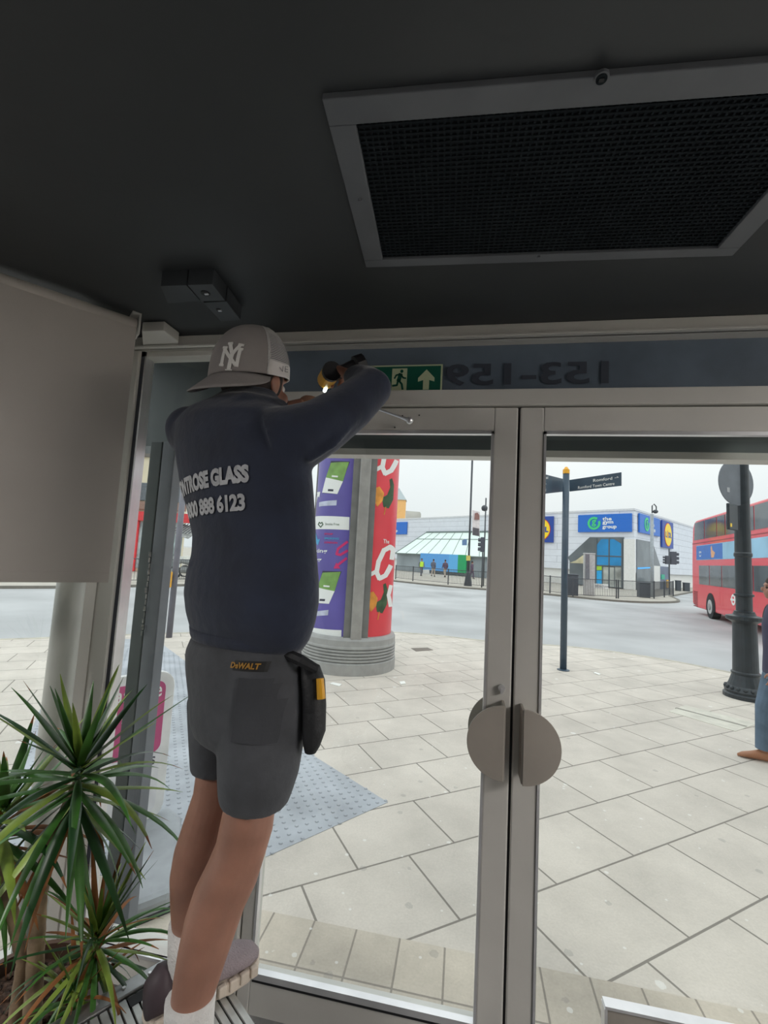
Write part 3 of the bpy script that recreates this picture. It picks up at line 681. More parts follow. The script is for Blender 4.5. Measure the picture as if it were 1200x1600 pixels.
# red poster: script C, word, cockerel
def scriptC(dx, dy):
    stroke([(682 + dx, 770 + dy), (690 + dx, 715 + dy), (668 + dx, 693 + dy), (630 + dx, 715 + dy), (595 + dx, 790 + dy), (582 + dx, 860 + dy), (600 + dx, 900 + dy), (640 + dx, 880 + dy), (672 + dx, 820 + dy)], 15, WH, 'script_initial_print')
    stroke([(585 + dx, 850 + dy), (550 + dx, 870 + dy), (528 + dx, 880 + dy)], 13, WH, 'script_initial_print')
scriptC(0, 0); scriptC(38, -690)
def cock(dx, dy):
    pp([(575 + dx, 1060 + dy), (610 + dx, 1040 + dy), (630 + dx, 990 + dy), (625 + dx, 940 + dy), (642 + dx, 930 + dy), (655 + dx, 975 + dy), (650 + dx, 1070 + dy), (620 + dx, 1130 + dy), (585 + dx, 1120 + dy)], PDG, 'bird_body_print', .002)
    pp([(520 + dx, 1000 + dy), (560 + dx, 985 + dy), (590 + dx, 1030 + dy), (580 + dx, 1080 + dy), (545 + dx, 1120 + dy), (515 + dx, 1060 + dy)], POR, 'bird_tail_print', .0024)
    stroke([(600 + dx, 1120 + dy), (590 + dx, 1170 + dy)], 3, POR, 'bird_leg_print')
cock(0, 0); cock(42, -690)
stroke([(675, 950), (660, 1010), (672, 1080)], 12, WH, 'script_letter_print')
wt('The', 625, 668, 664, 28, WH, bold=.01)

# ---------------- fingerpost
g0 = G(880, 1047); fpz = GZ
fp = thing('fingerpost', 'dark fingerpost with two pointing sign blades on the pavement', 'signpost', g0)
NAVY = mat('fingerpost_navy', (62, 80, 96), .4, var=.06); fdep = 8.35
top = zc((EYE + ray(886, 748) * fdep).z - CAMZ)
MB().tube([g0, (g0.x, g0.y, top)], .055, 16).build('pole', NAVY, fp, smooth=True)
MB().tube([(g0.x, g0.y, top), (g0.x, g0.y, top + .07)], .058, 16).tube([(g0.x, g0.y, top + .07), (g0.x, g0.y, top + .12)], [.05, .02], 16).build('finial', mat('finial_amber', (245, 178, 50), .4), fp)
MB().lathe(g0, [(.10, 0), (.10, .01), (.06, .02)], 20).build('foot_plate', NAVY, fp)
def blade(P, m, nm, lines):
    # P: four corners (pole side bottom, tip bottom, tip top, pole top)
    r = (P[1] - P[0]).normalized(); n = r.cross(Vector((0, 0, 1))).normalized()
    if n.y > 0: n = -n
    q = MB(); q.hexa([p - n * .012 for p in P] + [p + n * .012 for p in P]); o = q.build(nm, m, fp, bevel=.002)
    return o, n
pA = [dep(890, 768, fdep), dep(971, 759, 7.75), dep(971, 738, 7.75), dep(890, 750, fdep)]
o1, n1 = blade(pA, NAVY, 'sign_blade', None)
Fb = Fr(dep(890, 768, fdep) + n1 * .014, pA[1] - pA[0], pA[3] - pA[0]); Fb.n = n1; Lb = (pA[1] - pA[0]).length; hb = .2
text_on(Fb, 'Romford →', Lb * .48, hb * .60, hb * .26, WH, o1, w=Lb * .48, bold=.01)
text_on(Fb, 'Romford Town Centre', Lb * .18, hb * .12, hb * .26, WH, o1, w=Lb * .70, bold=.01)
pB = [dep(882, 768, fdep), dep(838, 773, 7.4), dep(838, 738, 7.4), dep(882, 749, fdep)]
o2, n2 = blade(pB, NAVY, 'sign_blade', None)
Fb = Fr(pB[1] + n2 * .014, pB[0] - pB[1], pB[2] - pB[1]); Fb.n = n2
text_on(Fb, 'Station Road', .03, .25, .05, WH, o2, bold=.01, w=.42); text_on(Fb, 'Hospital', .10, .03, .055, WH, o2, bold=.01, w=.26); text_on(Fb, '—', .18, .16, .012, WH, o2)

# ---------------- heritage lamp post
g1 = G(1166, 1090)
lp = thing('street_lamp_post', 'ornate black cast iron lamp post with signs on its shaft by the kerb', 'lamp post', g1)
IRON = mat('cast_iron_black', (40, 48, 54), .4, var=.12, scale=12)
ldp = (g1 - EYE).dot(FW)
def lz(y): return (EYE + ray(1160, y) * ldp).z - GZ
H1 = lz(966)
prof = [(.275, 0), (.275, .05), (.25, .07), (.26, .10), (.23, .15), (.215, .17), (.19, .24), (.165, .32), (.175, .335), (.175, .355), (.155, .37), (.15, .70), (.145, H1 - .08), (.17, H1 - .06), (.225, H1 - .03), (.225, H1 + .02), (.14, H1 + .04), (.13, H1 + .07)]
MB().lathe(g1, prof, 24).build('base', IRON, lp)
q = MB()
for k in range(18): a = k * math.pi / 9; q.ball(g1 + Vector((.238 * math.cos(a), .238 * math.sin(a), .135)), .028, seg=8)
q.build('bead_moulding', IRON, lp, smooth=True)
MB().lathe(g1, [(.105, H1), (.105, H1 + .05), (.125, H1 + .06), (.125, H1 + .09), (.10, H1 + .1), (.10, lz(933)), (.122, lz(932)), (.122, lz(929)), (.10, lz(928)), (.10, lz(870)), (.112, lz(868)), (.112, lz(864)), (.10, lz(862)), (.097, 2.6), (.085, 5.5), (.06, 6.5)], 24).build('shaft', IRON, lp, smooth=False)
MB().lathe(g1 + Vector((0, 0, 6.5)), [(.06, 0), (.12, .1), (.24, .5), (.26, .55), (.1, .75), (.02, .9)], 20).build('lantern', IRON, lp)
fr = Fr(dep(1150, 754, ldp + .22), (.9, .44, 0)); 
q = MB().disc(fr, 0, 0, .345, .345, -.006, .006, 36); dk = q.build('round_sign', mat('sign_back_grey', (110, 116, 124), .5), lp)
fr2 = Fr(dep(1145, 808, ldp + .06), (.75, .66, 0)); MB().fbox(fr2, -.16, .12, -.19, .19, -.02, .02).build('square_sign', IRON, lp, bevel=.01)
MB().fbox(fr2, -.14, -.09, -.15, -.10, .02, .024).build('yellow_mark', mat('sign_yellow', (245, 205, 60), .5), lp)
MB().fbox(fr, -.19, -.14, -.16, -.09, .006, .010).build('sticker', mat('sticker_pale', (170, 172, 176), .6), lp)

# ---------------- double-decker bus
wc = G(1112, 967, RZ); BD = Vector((-math.sin(math.radians(10.8)), -math.cos(math.radians(10.8)), 0))
BZ = Fr(Vector((wc.x, wc.y, RZ)), BD); u0 = BZ.uv(1082, 930)[0]; BU = Fr(BZ.p(u0, 0), BD)
bus = thing('double_decker_bus', 'red double decker bus crossing the junction behind the lamp post', 'bus', BU.p(5, 0, -1.25))
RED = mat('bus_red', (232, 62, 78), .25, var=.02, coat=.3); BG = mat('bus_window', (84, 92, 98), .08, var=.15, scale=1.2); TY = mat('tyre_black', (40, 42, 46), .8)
HT_ = BU.uv(1095, 811)[1]; LEN = 10.6; WID = 2.5
body = [(.02, .42), (0, 1.0), (0, 2.2), (.05, 3.0), (.18, HT_ - .35), (.42, HT_ - .08), (.75, HT_), (LEN - .5, HT_), (LEN, HT_ - .5), (LEN, .3), (.6, .28)]
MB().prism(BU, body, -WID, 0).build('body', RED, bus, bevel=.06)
def bpx(x, y): return BU.uv(820 + x / 3.158, 690 + y / 3.158)
def bpoly(pts, m, nm, d0=.0, d1=.012, parent=None):
    return MB().prism(BU, pts, d0, d1).build(nm, m, parent or bus)
ut, ub = bpx(960, 372)[1], bpx(960, 468)[1]
zt_, zb_ = BU.uv(1120, 812)[1], BU.uv(1120, 836)[1]
ua, uz = BU.uv(1084, 840)[0], LEN - .4
w_t = bpx(950, 370)[1]; w_b = bpx(950, 468)[1]
us = [bpx(x, 430)[0] for x in (835, 887, 948, 990)]
us += [us[-1] + 1.35 * k for k in range(1, 6)]
for a, b in zip(us, us[1:]): bpoly([(a + .04, w_b), (b - .04, w_b), (b - .04, w_t), (a + (.16 if a == us[0] else .04), w_t)], BG, 'upper_window')
l_t = bpx(960, 612)[1]; l_b = bpx(960, 716)[1]; ls = bpx(860, 640)[0]
x = ls
while x < 8.5: bpoly([(x + .02, l_b), (x + 1.45, l_b), (x + 1.45, l_t), (x + .02, l_t)], BG, 'lower_window'); x += 1.5
a_t = bpx(900, 508)[1]; a_b = bpx(900, 583)[1]; a0_ = bpx(848, 540)[0]
ADB = mat('bus_ad_sky', (150, 196, 224), .35, var=.12, scale=.8)
adv = bpoly([(a0_, a_b), (9.3, a_b), (9.3, a_t), (a0_, a_t)], ADB, 'side_advert')
a1_ = bpx(977, 540)[0]
bpoly([(a0_ + .02, a_b + .02), (a1_, a_b + .02), (a1_, a_t - .02), (a0_ + .02, a_t - .02)], mat('bus_ad_blue', (48, 112, 196), .35), 'blue_panel', .012, .016, adv)
c_ = bpx(930, 550); hh = a_t - a_b
bpoly([(c_[0] - .22, a_b + .08), (c_[0] + .10, a_b + .08), (c_[0] + .28, a_b + .42 * hh), (c_[0] - .05, a_b + .60 * hh), (c_[0] - .12, a_t - .06), (c_[0] - .25, a_t - .15)], mat('ad_peach', (232, 172, 130), .5), 'picture', .016, .019, adv)
c_ = bpx(862, 553); text_on(BU, 'you', c_[0], c_[1] - .02, .12, WH, adv, w=.32, d=.018, bold=.03)
q = MB(); 
for k in range(8):
    t0 = math.pi * (1.1 + .8 * k / 8); t1 = math.pi * (1.1 + .8 * (k + 1) / 8); cx_, cz_ = c_[0] + .17, c_[1] - .02
    q.prism(BU, [(cx_ + .15 * math.cos(t0), cz_ + .12 * math.sin(t0)), (cx_ + .15 * math.cos(t1), cz_ + .12 * math.sin(t1)), (cx_ + .12 * math.cos(t1), cz_ + .085 * math.sin(t1)), (cx_ + .12 * math.cos(t0), cz_ + .085 * math.sin(t0))], .017, .019)
q.build('smile_mark', WH, adv)
# lettering band line and white trim between decks
for zz in (a_t + .10,): bpoly([(.1, zz), (LEN - .1, zz), (LEN - .1, zz + .03), (.1, zz + .03)], mat('bus_dark_red', (150, 40, 52), .4), 'deck_trim')
wu, wz = bpx(918, 822); WR = .48
for k, uu in enumerate((wu, wu + 5.6)):
    MB().disc(BU, uu, wz + .03, WR * 1.22, WR * 1.22, -.02, .014, 32, t0=-.25, t1=math.pi + .25).build('wheel_arch', TY, bus)
    o = MB().disc(BU, uu, WR, WR, WR, -.25, .03, 32).build('wheel', TY, bus)
    MB().disc(BU, uu, WR, WR * .6, WR * .6, .03, .04, 28).build('hub', mat('hub_grey', (190, 190, 190), .4), o); MB().disc(BU, uu, WR, WR * .28, WR * .28, .04, .07, 20).build('hub_cap', mat('hub_cap_grey', (150, 150, 150), .4), o)
ru, rz_ = bpx(1030, 781)
q = MB(); N = 28
for k in range(N):
    t0, t1 = 2 * math.pi * k / N, 2 * math.pi * (k + 1) / N; q.prism(BU, [(ru + .20 * math.cos(t0), rz_ + .20 * math.sin(t0)), (ru + .20 * math.cos(t1), rz_ + .20 * math.sin(t1)), (ru + .125 * math.cos(t1), rz_ + .125 * math.sin(t1)), (ru + .125 * math.cos(t0), rz_ + .125 * math.sin(t0))], .0, .012)
q.fbox(BU, ru - .26, ru + .26, rz_ - .035, rz_ + .035, 0, .016); q.build('roundel', WH, bus)
q = MB(); gu, gv = bpx(845, 775)
for k in range(9): q.fbox(BU, gu - .35, gu + .25, gv - .35 + k * .08, gv - .31 + k * .08, 0, .012)
q.build('engine_grille', mat('grille_dark_red', (120, 34, 44), .6), bus)

# ---------------- far pavement, kerb and roads beyond
far = [(-60, -12), gx(0, 915), gx(80, 915), (-10.5, 22), gx(590, 905), gx(620, 907), gx(700, 915), gx(830, 925), gx(960, 937), gx(1030, 939.5), gx(1058, 937.5), (14.6, 36), (30, 62), (60, 100)]
far = [(-60, -12), gx(0, 915), gx(80, 915)] + smooth_line([(-10.5, 22)] + far[4:12], 4) + [(30, 62), (60, 100)]
FARP = mat('far_paving', (176, 170, 160), .85, var=.06, scale=.8)
tag(MB().zprism(list(reversed(far)) + [(-200, -12), (-200, 300), (60, 300)], GZ - .15, GZ - .02).build('far_pavement', FARP), kind='structure')
fo = offset_line(far, -.15); q = MB()
for a, b, c, d in zip(far, far[1:], fo[1:], fo): q.zprism([a, b, c, d], GZ - .2, GZ + .0)
tag(q.build('far_kerb', mat('dark_kerb', (120, 116, 108), .85)), kind='structure')

# guard railings along the far kerb
RAIL = mat('railing_black', (64, 68, 74), .5, var=0)
def railing(pts, label, step=2.0, h=1.05, gap=.11):
    o = thing('guard_railing', label, 'railing', (pts[0][0], pts[0][1], GZ), group='pedestrian guard railings')
    P = [Vector((x, y, GZ - .02)) for x, y in pts]
    q = MB()
    for a, b in zip(P, P[1:]):
        L = (b - a).length; n = max(1, int(L / gap)); 
        q.tube([a + Vector((0, 0, h)), b + Vector((0, 0, h))], .022, 6); q.tube([a + Vector((0, 0, .12)), b + Vector((0, 0, .12))], .016, 6)
        for k in range(1, n): p = a.lerp(b, k / n); q.tube([p + Vector((0, 0, .12)), p + Vector((0, 0, h))], .009, 4, cap=False)
    q.build('rails', RAIL, o)
    for p in P: MB().tube([p, p + Vector((0, 0, h + .05))], .04, 8).build('post', RAIL, o)
    return o
def along(pix, step=2.1):
    L = [Vector(gx(*p)) for p in pix]; out = [tuple(L[0])]; acc = 0
    for a, b in zip(L, L[1:]):
        d = (b - a).length; k = 1
        n = max(1, round(d / step))
        for k in range(1, n + 1): out.append(tuple(a.lerp(b, k / n)))
    return out
railing(along(((618, 904.5), (645, 907.5), (700, 913), (770, 918.5)), 2.4), 'long black pedestrian railing in front of the glass lean-to')
railing(along(((828, 922), (895, 931.5), (963, 934.5)), 2.4), 'black pedestrian railing left of the two dark cabinets and before the gym corner')
railing(along(((966, 934.6), (1022, 935), (1052, 931)), 2.4), 'black pedestrian railing curving round the far kerb corner')
railing(along(((165, 910.5), (225, 909.5), (305, 907.5)), 2.2), 'black pedestrian railing before the red shopfronts')

# ---------------- large retail building
cb = dep(991, 921, 38.5); cb.z = GZ; lb_ = dep(612, 888, 63); lb_.z = GZ
FA = Fr(cb, cb - lb_); LA = (cb - lb_).length + 8                     # u negative to the left
rb = dep(1082, 925, 51); rb.z = GZ; FB = Fr(cb, rb - cb)
BH = FA.uv(985, 796)[1]
bd = thing('retail_building', 'big grey clad retail building with a gym and a supermarket across the junction', 'building', cb)
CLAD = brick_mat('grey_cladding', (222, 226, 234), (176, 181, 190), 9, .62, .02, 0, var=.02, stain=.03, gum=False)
# wall cladding uses horizontal joints: swap to height based coordinates
m_ = CLAD; nd = m_.node_tree.nodes; mp = [n for n in nd if n.type == 'MAPPING'][0]; mp.inputs['Rotation'].default_value = (math.pi / 2, 0, 0)
mp.inputs['Rotation'].default_value = (-math.pi / 2, 0, 0)
CLADW = mat('white_base_wall', (228, 228, 226), .8, var=.03); DGL = mat('dark_glazing', (104, 112, 118), .15, var=.15, scale=.5); EDG = mat('cladding_edge', (88, 96, 102), .5)
zb0 = FA.uv(690 / 4 + 600, 600)[1]
zcl = FA.uv(870, 888)[1]
def P6(x, y): return (880 + x / 6, 780 + y / 6)
fa = lambda x, y: FA.uv(*P6(x, y)); fb = lambda x, y: FB.uv(*P6(x, y))
DP = 22
# body: upper cladding volume and white base volume
LB = (rb - cb).length + 14
def uvx(fr, a, b=0, d=0): p = fr.p(a, b, d); return (p.x, p.y)
back = -FA.r * LA + FB.r * LB
foot = [(cb.x, cb.y), tuple((cb + FB.r * LB)[:2]), tuple((cb + back)[:2]), tuple((cb - FA.r * LA)[:2])]
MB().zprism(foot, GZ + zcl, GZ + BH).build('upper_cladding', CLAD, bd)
ins = [tuple((Vector((x, y, 0)) + (FA.n * -.25) + (FB.n * -.25))[:2]) for x, y in foot]
MB().zprism(ins, GZ, GZ + zcl).build('base_wall', CLADW, bd)
MB().fbox(FA, -LA, .05, BH - .1, BH + .08, -.3, .06).fbox(FB, -.05, LB, BH - .1, BH + .08, -.3, .06).build('roof_edge', mat('roof_edge_pale', (214, 216, 220), .6), bd)
# entrance recess, glass and pillar at the corner
def fpoly(fr, pts, m, nm, d0=.0, d1=.05, parent=None): return MB().prism(fr, pts, d0, d1).build(nm, m, parent or bd)
en = fpoly(FA, [fa(45, 545), fa(250, 357), fa(572, 357), (fa(572, 357)[0], .05), (fa(60, 800)[0], .05), (fa(60, 800)[0], fa(60, 580)[1])], DGL, 'entrance_glazing', 0, .06)
fpoly(FA, [fa(318, 624), fa(318, 430), fa(360, 375), fa(480, 375), fa(552, 420), fa(552, 624)], mat('sky_blue_glass', (40, 140, 200), .3, var=.12, scale=.6), 'blue_glass', .06, .09, en)
fpoly(FA, [fa(318, 665), fa(318, 628), fa(365, 628), fa(365, 665)], mat('lime_panel', (160, 205, 60), .5), 'lime_panel', .06, .10, en)
fpoly(FA, [fa(318, 800), fa(318, 670), fa(365, 670), fa(365, 800)], mat('cyan_panel', (40, 165, 225), .5), 'cyan_panel', .06, .10, en)
q = MB()
for x in (315, 435, 555): u = fa(x, 500)[0]; q.fbox(FA, u - .05, u + .05, .05, fa(x, 365)[1], .06, .12)
for y in (535, 626): 
    u0_, u1_ = fa(315, y)[0], fa(555, y)[0]; z = fa(435, y)[1]; q.fbox(FA, u0_, u1_, z - .05, z + .05, .06, .12)
q.build('glazing_bar', EDG, en)
for x0, x1, y0, y1 in ((380, 480, 640, 840), (490, 560, 640, 840)):
    fpoly(FA, [(fa(x0, y1)[0], .1), (fa(x1, y1)[0], .1), (fa(x1, y0)[0], fa(x1, y0)[1]), (fa(x0, y0)[0], fa(x1, y0)[1])], mat('lobby_warm', (168, 172, 168), .3, var=.25, scale=.8), 'entrance_door', .06, .08, en)
e2 = fpoly(FB, [fb(684, 375), fb(684, 858), (fb(905, 858)[0], fb(684, 858)[1]), fb(905, 625), fb(832, 402)], DGL, 'side_glazing', 0, .06)
pu_ = fa(572, 500)[0]; 
MB().fbox(FA, pu_, .04, 0, zcl + 2.9, -.2, .10).build('corner_pillar', CLADW, bd)
fpoly(FB, [fb(690, 655), fb(690, 640), fb(805, 636), fb(805, 648)], mat('neon_blue', (60, 160, 235), .4, emit=.6), 'blue_light_strip', .06, .09, e2)
a_, b_ = fb(842, 700)[0], fb(898, 700)[0]; MB().fbox(FB, a_, b_, 0, fb(870, 625)[1], .0, .09).build('side_wall', CLADW, bd)
a_, b_ = fb(902, 700)[0], fb(985, 700)[0]; sdr = MB().fbox(FB, a_, b_, 0, fb(940, 632)[1], -.1, .05).build('side_door', mat('side_door_blue_grey', (78, 92, 122), .3, var=.2, scale=.7), bd)
a_, b_ = fb(960, 700)[0], fb(985, 700)[0]; MB().fbox(FB, a_, b_, .1, fb(970, 755)[1], .05, .09).build('yellow_sign', mat('yellow_poster', (235, 180, 50), .5), sdr)
a_, b_ = fb(912, 700)[0], fb(942, 700)[0]; MB().fbox(FB, a_, b_, fb(925, 750)[1], fb(925, 705)[1], .05, .09).build('green_sign', mat('green_poster', (60, 180, 150), .5), sdr)
a_, b_ = fa(62, 700)[0], fa(195, 700)[0]
zz = fa(130, 600)[1]; fpoly(FA, [(a_, zz), (b_, zz), (b_, fa(195, 520)[1]), (a_ + .6, fa(120, 575)[1])], mat('lobby_cream', (200, 192, 160), .5, var=.15, scale=.8), 'lobby_view', .06, .08, en)
# building signs are things of their own
BLU = mat('sign_blue', (36, 110, 205), .4, var=.02); SGR = mat('sign_green', (70, 205, 130), .4, var=0); LBL = mat('supermarket_blue', (34, 72, 160), .4, var=0); LYE = mat('supermarket_yellow', (252, 218, 40), .4, var=0); LRE = mat('supermarket_red', (214, 60, 48), .4, var=0)
def rect_sign(fr, name, label, pts, m):
    a = [fr.uv(*p) for p in pts]; u0 = (a[0][0] + a[3][0]) / 2; u1 = (a[1][0] + a[2][0]) / 2; z0 = (a[0][1] + a[1][1]) / 2; z1 = (a[2][1] + a[3][1]) / 2
    t = thing(name, label, 'sign', fr.p((u0 + u1) / 2, z0, .08)); MB().fbox(fr, u0, u1, z0, z1, .061, .20).build('sign_box', m, t, bevel=.02); return t, u0, u1, z0, z1
def gym(fr, label, pts, cut=0):
    t, u0, u1, z0, z1 = rect_sign(fr, 'gym_sign', label, pts, BLU); w, h = u1 - u0, z1 - z0
    if not cut:
        cx, cz2, R = u0 + w * .32, (z0 + z1) / 2, h * .37; q = MB(); N = 28
        for k in range(N):
            t0, t1 = math.pi * (.30 + 1.82 * k / N), math.pi * (.30 + 1.82 * (k + 1) / N); q.prism(fr, [(cx + R * math.cos(t0), cz2 + R * math.sin(t0)), (cx + R * math.cos(t1), cz2 + R * math.sin(t1)), (cx + R * .66 * math.cos(t1), cz2 + R * .66 * math.sin(t1)), (cx + R * .66 * math.cos(t0), cz2 + R * .66 * math.sin(t0))], .20, .23)
        q.build('green_ring', SGR, t); text_on(fr, 'g', cx - h * .13, cz2 - h * .20, h * .40, SGR, t, d=.23, bold=.03)
    x = u0 + w * (.48 if not cut else .1); ww = (.17, .20, .26)
    for i, s_ in enumerate(('the', 'gym', 'group')):
        text_on(fr, s_, x, z1 - h * (.36, .60, .86)[i], h * (.20, .20, .20)[i], WH, t, w=w * ww[i] * (1 if not cut else 1.6), d=.21, bold=.03)
def lidl(fr, label, pts):
    t, u0, u1, z0, z1 = rect_sign(fr, 'supermarket_sign', label, pts, LBL); w, h = u1 - u0, z1 - z0; cx, cz2 = (u0 + u1) / 2, (z0 + z1) / 2; R = min(w, h) * .44
    MB().disc(fr, cx, cz2, R, R, .20, .22, 40).build('red_ring', LRE, t); MB().disc(fr, cx, cz2, R * .94, R * .94, .22, .235, 40).build('yellow_disc', LYE, t)
    text_on(fr, 'L', cx - R * .78, cz2 - R * .26, R * .48, LBL, t, w=R * .36, d=.245, bold=.05); text_on(fr, 'DL', cx + R * .02, cz2 - R * .26, R * .48, LBL, t, w=R * .80, d=.245, bold=.05)
    text_on(fr, 'i', cx - R * .28, cz2 - R * .30, R * .62, LRE, t, w=R * .16, d=.245, bold=.05)
gym(FA, 'wide blue gym sign on the corner front facing the road', [P6(148, 308), P6(650, 310), P6(650, 135), P6(148, 150)])
gym(FB, 'narrow looking blue gym sign round the corner beside the round yellow one', [P6(696, 312), P6(888, 350), P6(888, 182), P6(696, 138)])
gym(FA, 'blue gym sign at the far left end beside the red poster column', [(609, 835), (637, 835), (637, 816), (609, 816)], 1)
lidl(FA, 'blue and yellow supermarket sign between the door stile and the fingerpost', [(826, 848), (866, 847), (866, 807), (826, 808)])
lidl(FB, 'blue and yellow supermarket sign seen obliquely on the right side wall', [P6(908, 455), P6(1012, 460), P6(1012, 218), P6(908, 200)])

# glass lean-to and hoardings
gz1 = FA.uv(700, 869)[1]; ghi = FA.uv(715, 832)[1]
u_l, u_r = FA.uv(644, 870)[0], FA.uv(800, 872)[0]; u_lt, u_rt = FA.uv(668, 833)[0], FA.uv(764, 833)[0]
lt = thing('glass_lean_to', 'white sloping glass lean-to on the grey building front', 'lean-to', FA.p((u_l + u_r) / 2, 0, 1.5))
P4 = lambda d: [FA.p(u_l, gz1, 3), FA.p(u_r, gz1, 3), FA.p(u_rt, ghi, .1), FA.p(u_lt, ghi, .1)]
q = MB(); Pq = P4(0); nrm = (Pq[1] - Pq[0]).cross(Pq[3] - Pq[0]).normalized(); q.hexa([p - nrm * .05 for p in Pq] + [p + nrm * .05 for p in Pq]); q.build('roof_panes', mat('white_roof_pane', (222, 236, 230), .4, var=.03, scale=.5), lt)
q = MB()
for k in range(9):
    a = Pq[0].lerp(Pq[1], k / 8); b = Pq[3].lerp(Pq[2], k / 8); q.tube([a + nrm * .07, b + nrm * .07], .05 if k in (0, 8) else .025, 6)
q.tube([Pq[3] + nrm * .07, Pq[2] + nrm * .07], .12, 6); a = Pq[0].lerp(Pq[3], .68); b = Pq[1].lerp(Pq[2], .68); q.tube([a + nrm * .07, b + nrm * .07], .04, 6); q.tube([Pq[0] + nrm * .05, Pq[1] + nrm * .05], .08, 6)
q.build('glazing_bar', mat('lean_to_bar', (110, 124, 122), .5), lt)
MB().fbox(FA, u_l, u_r, 0, gz1, 0.1, 2.7).build('lower_glazing', mat('lower_grey_glass', (140, 150, 156), .2, var=.1, scale=.4), lt)
for a, b, c, nm, lab in ((657, 702, (90, 160, 225), 'blue_hoarding', 'long sky blue hoarding under the glass lean-to'), (702, 716, (96, 176, 232), 'blue_hoarding', 'short pale blue hoarding beside the green one'), (716, 729, (30, 160, 100), 'green_hoarding', 'green hoarding under the glass lean-to')):
    a_, b_ = Fr(FA.p(0, 0, 3.2), FA.r).uv(a, 885)[0], Fr(FA.p(0, 0, 3.2), FA.r).uv(b, 885)[0]
    tag(MB().fbox(FA, a_, b_, .35, 2.3, 3.2, 3.3).build(nm, mat(nm + str(a), c, .5, var=.03)), lab, 'hoarding')

# orange tower and grey roofed house far behind
t = thing('orange_tower', 'orange tower with a pointed slate roof far beyond the grey building', 'tower', dep(626, 880, 95) * 1.0)
tw_ = dep(622, 780, 95); fr = Fr((tw_.x, tw_.y, 0), (1, .1, 0)); hwt = 12 / 704 * 95
zt5 = dep(626, 781, 95).z; MB().fbox(fr, -hwt, hwt, GZ, zt5, -3.2, 0).build('tower_wall', mat('orange_brick', (238, 186, 120), .8), t)
ap = dep(622, 760, 95); q = MB(); Bq = [fr.p(-hwt * 1.1, zt5, .2), fr.p(hwt * 1.1, zt5, .2), fr.p(hwt * 1.1, zt5, -3.4), fr.p(-hwt * 1.1, zt5, -3.4)]
apx = fr.p(0, ap.z, -1.6)
for i in range(4): q.face([Bq[i], Bq[(i + 1) % 4], apx])
q.face(Bq); q.build('tower_roof', mat('slate_pale', (176, 186, 188), .8), t)
t = thing('grey_roofed_house', 'grey roofed house top showing above the building beside the orange tower', 'house', dep(645, 880, 105))
fr = Fr((dep(646, 800, 105).x, dep(646, 800, 105).y, 0), (1, .1, 0)); z6 = dep(646, 800, 105).z; hw6 = 12 / 704 * 105
MB().prism(Fr(fr.p(0, 0, 0), fr.r), [(-hw6, GZ), (hw6, GZ), (hw6, z6 - .4), (hw6 * .85, z6 + .1), (-hw6, z6 + .2)], -6, 0).build('house_block', mat('house_grey', (190, 192, 188), .8, var=.1, scale=.4), t)

# ---------------- street furniture across the road
def pole_thing(name, label, px, py_base, py_top, w, m, cat, group=None, dpt=None):
    g = G(px, py_base, GZ - .02); k = (g - EYE).dot(FW); zt = dep(px, py_top, k).z
    t = thing(name, label, cat, g, group=group); MB().tube([g, (g.x, g.y, zt)], w / 704 * k / 2, 10).build('pole', m, t, smooth=True); return t, g, k
BK = mat('street_black', (70, 74, 80), .5, var=0)
t, g, k = pole_thing('street_light', 'tall dark street light pole with a hanging banner and yellow band', 731, 915.5, 712, 3.2, BK, 'street light')
MB().lathe(g, [(.28, 0), (.24, .3), (.15, .9), (.10, 1.0)], 12).build('flared_base', BK, t)
bn = [dep(x, y, k) for x, y in ((738, 836), (749, 838), (750, 800), (738, 797))]
q = MB(); nn = Vector((0, -1, 0)); q.hexa([p + nn * -.02 for p in bn] + [p + nn * .02 for p in bn]); bo = q.build('banner', mat('banner_white', (232, 224, 224), .6), t)
def qd(k_, pts, m, nm, par): P = [dep(x, y, k_) for x, y in pts]; q = MB(); n = (P[1] - P[0]).cross(P[-1] - P[0]).normalized(); n = -n if n.y > 0 else n; lo = [q.b.verts.new(p) for p in P]; hi = [q.b.verts.new(p + n * .02) for p in P]; N = len(P); q.b.faces.new(lo); q.b.faces.new(hi); [q.b.faces.new((lo[i], lo[(i + 1) % N], hi[(i + 1) % N], hi[i])) for i in range(N)]; return q.build(nm, m, par)
qd(k - .1, ((741, 812), (749, 812), (749, 805), (746, 801), (742, 802)), mat('banner_brown', (150, 110, 104), .6), 'banner_portrait', bo)
qd(k - .1, ((738.5, 836), (748.5, 838), (748.5, 826), (739, 824)), mat('banner_dark', (96, 92, 98), .6), 'banner_foot', bo)
qd(k - .15, ((728.5, 876), (735, 876), (735, 868), (728.5, 868)), mat('yellow_band_paint', (220, 205, 110), .5), 'yellow_band', t)
qd(k - .15, ((722, 852), (729.5, 852), (729.5, 842), (722, 844)), mat('blue_plate', (110, 140, 180), .5), 'blue_plate', t)
t, g, k = pole_thing('camera_pole', 'dark pole with a round camera head rising behind the traffic lights', 755, 916, 776, 2.2, BK, 'camera pole')
MB().ball(dep(757, 794, k), .22).box(*[v for p in [(dep(753, 796, k), dep(761, 798, k))] for v in (p[0].x, p[1].x, p[0].y - .1, p[0].y + .1, p[1].z, p[0].z)]).build('camera_head', BK, t)
TLB = mat('signal_black', (78, 80, 90), .5, var=0)
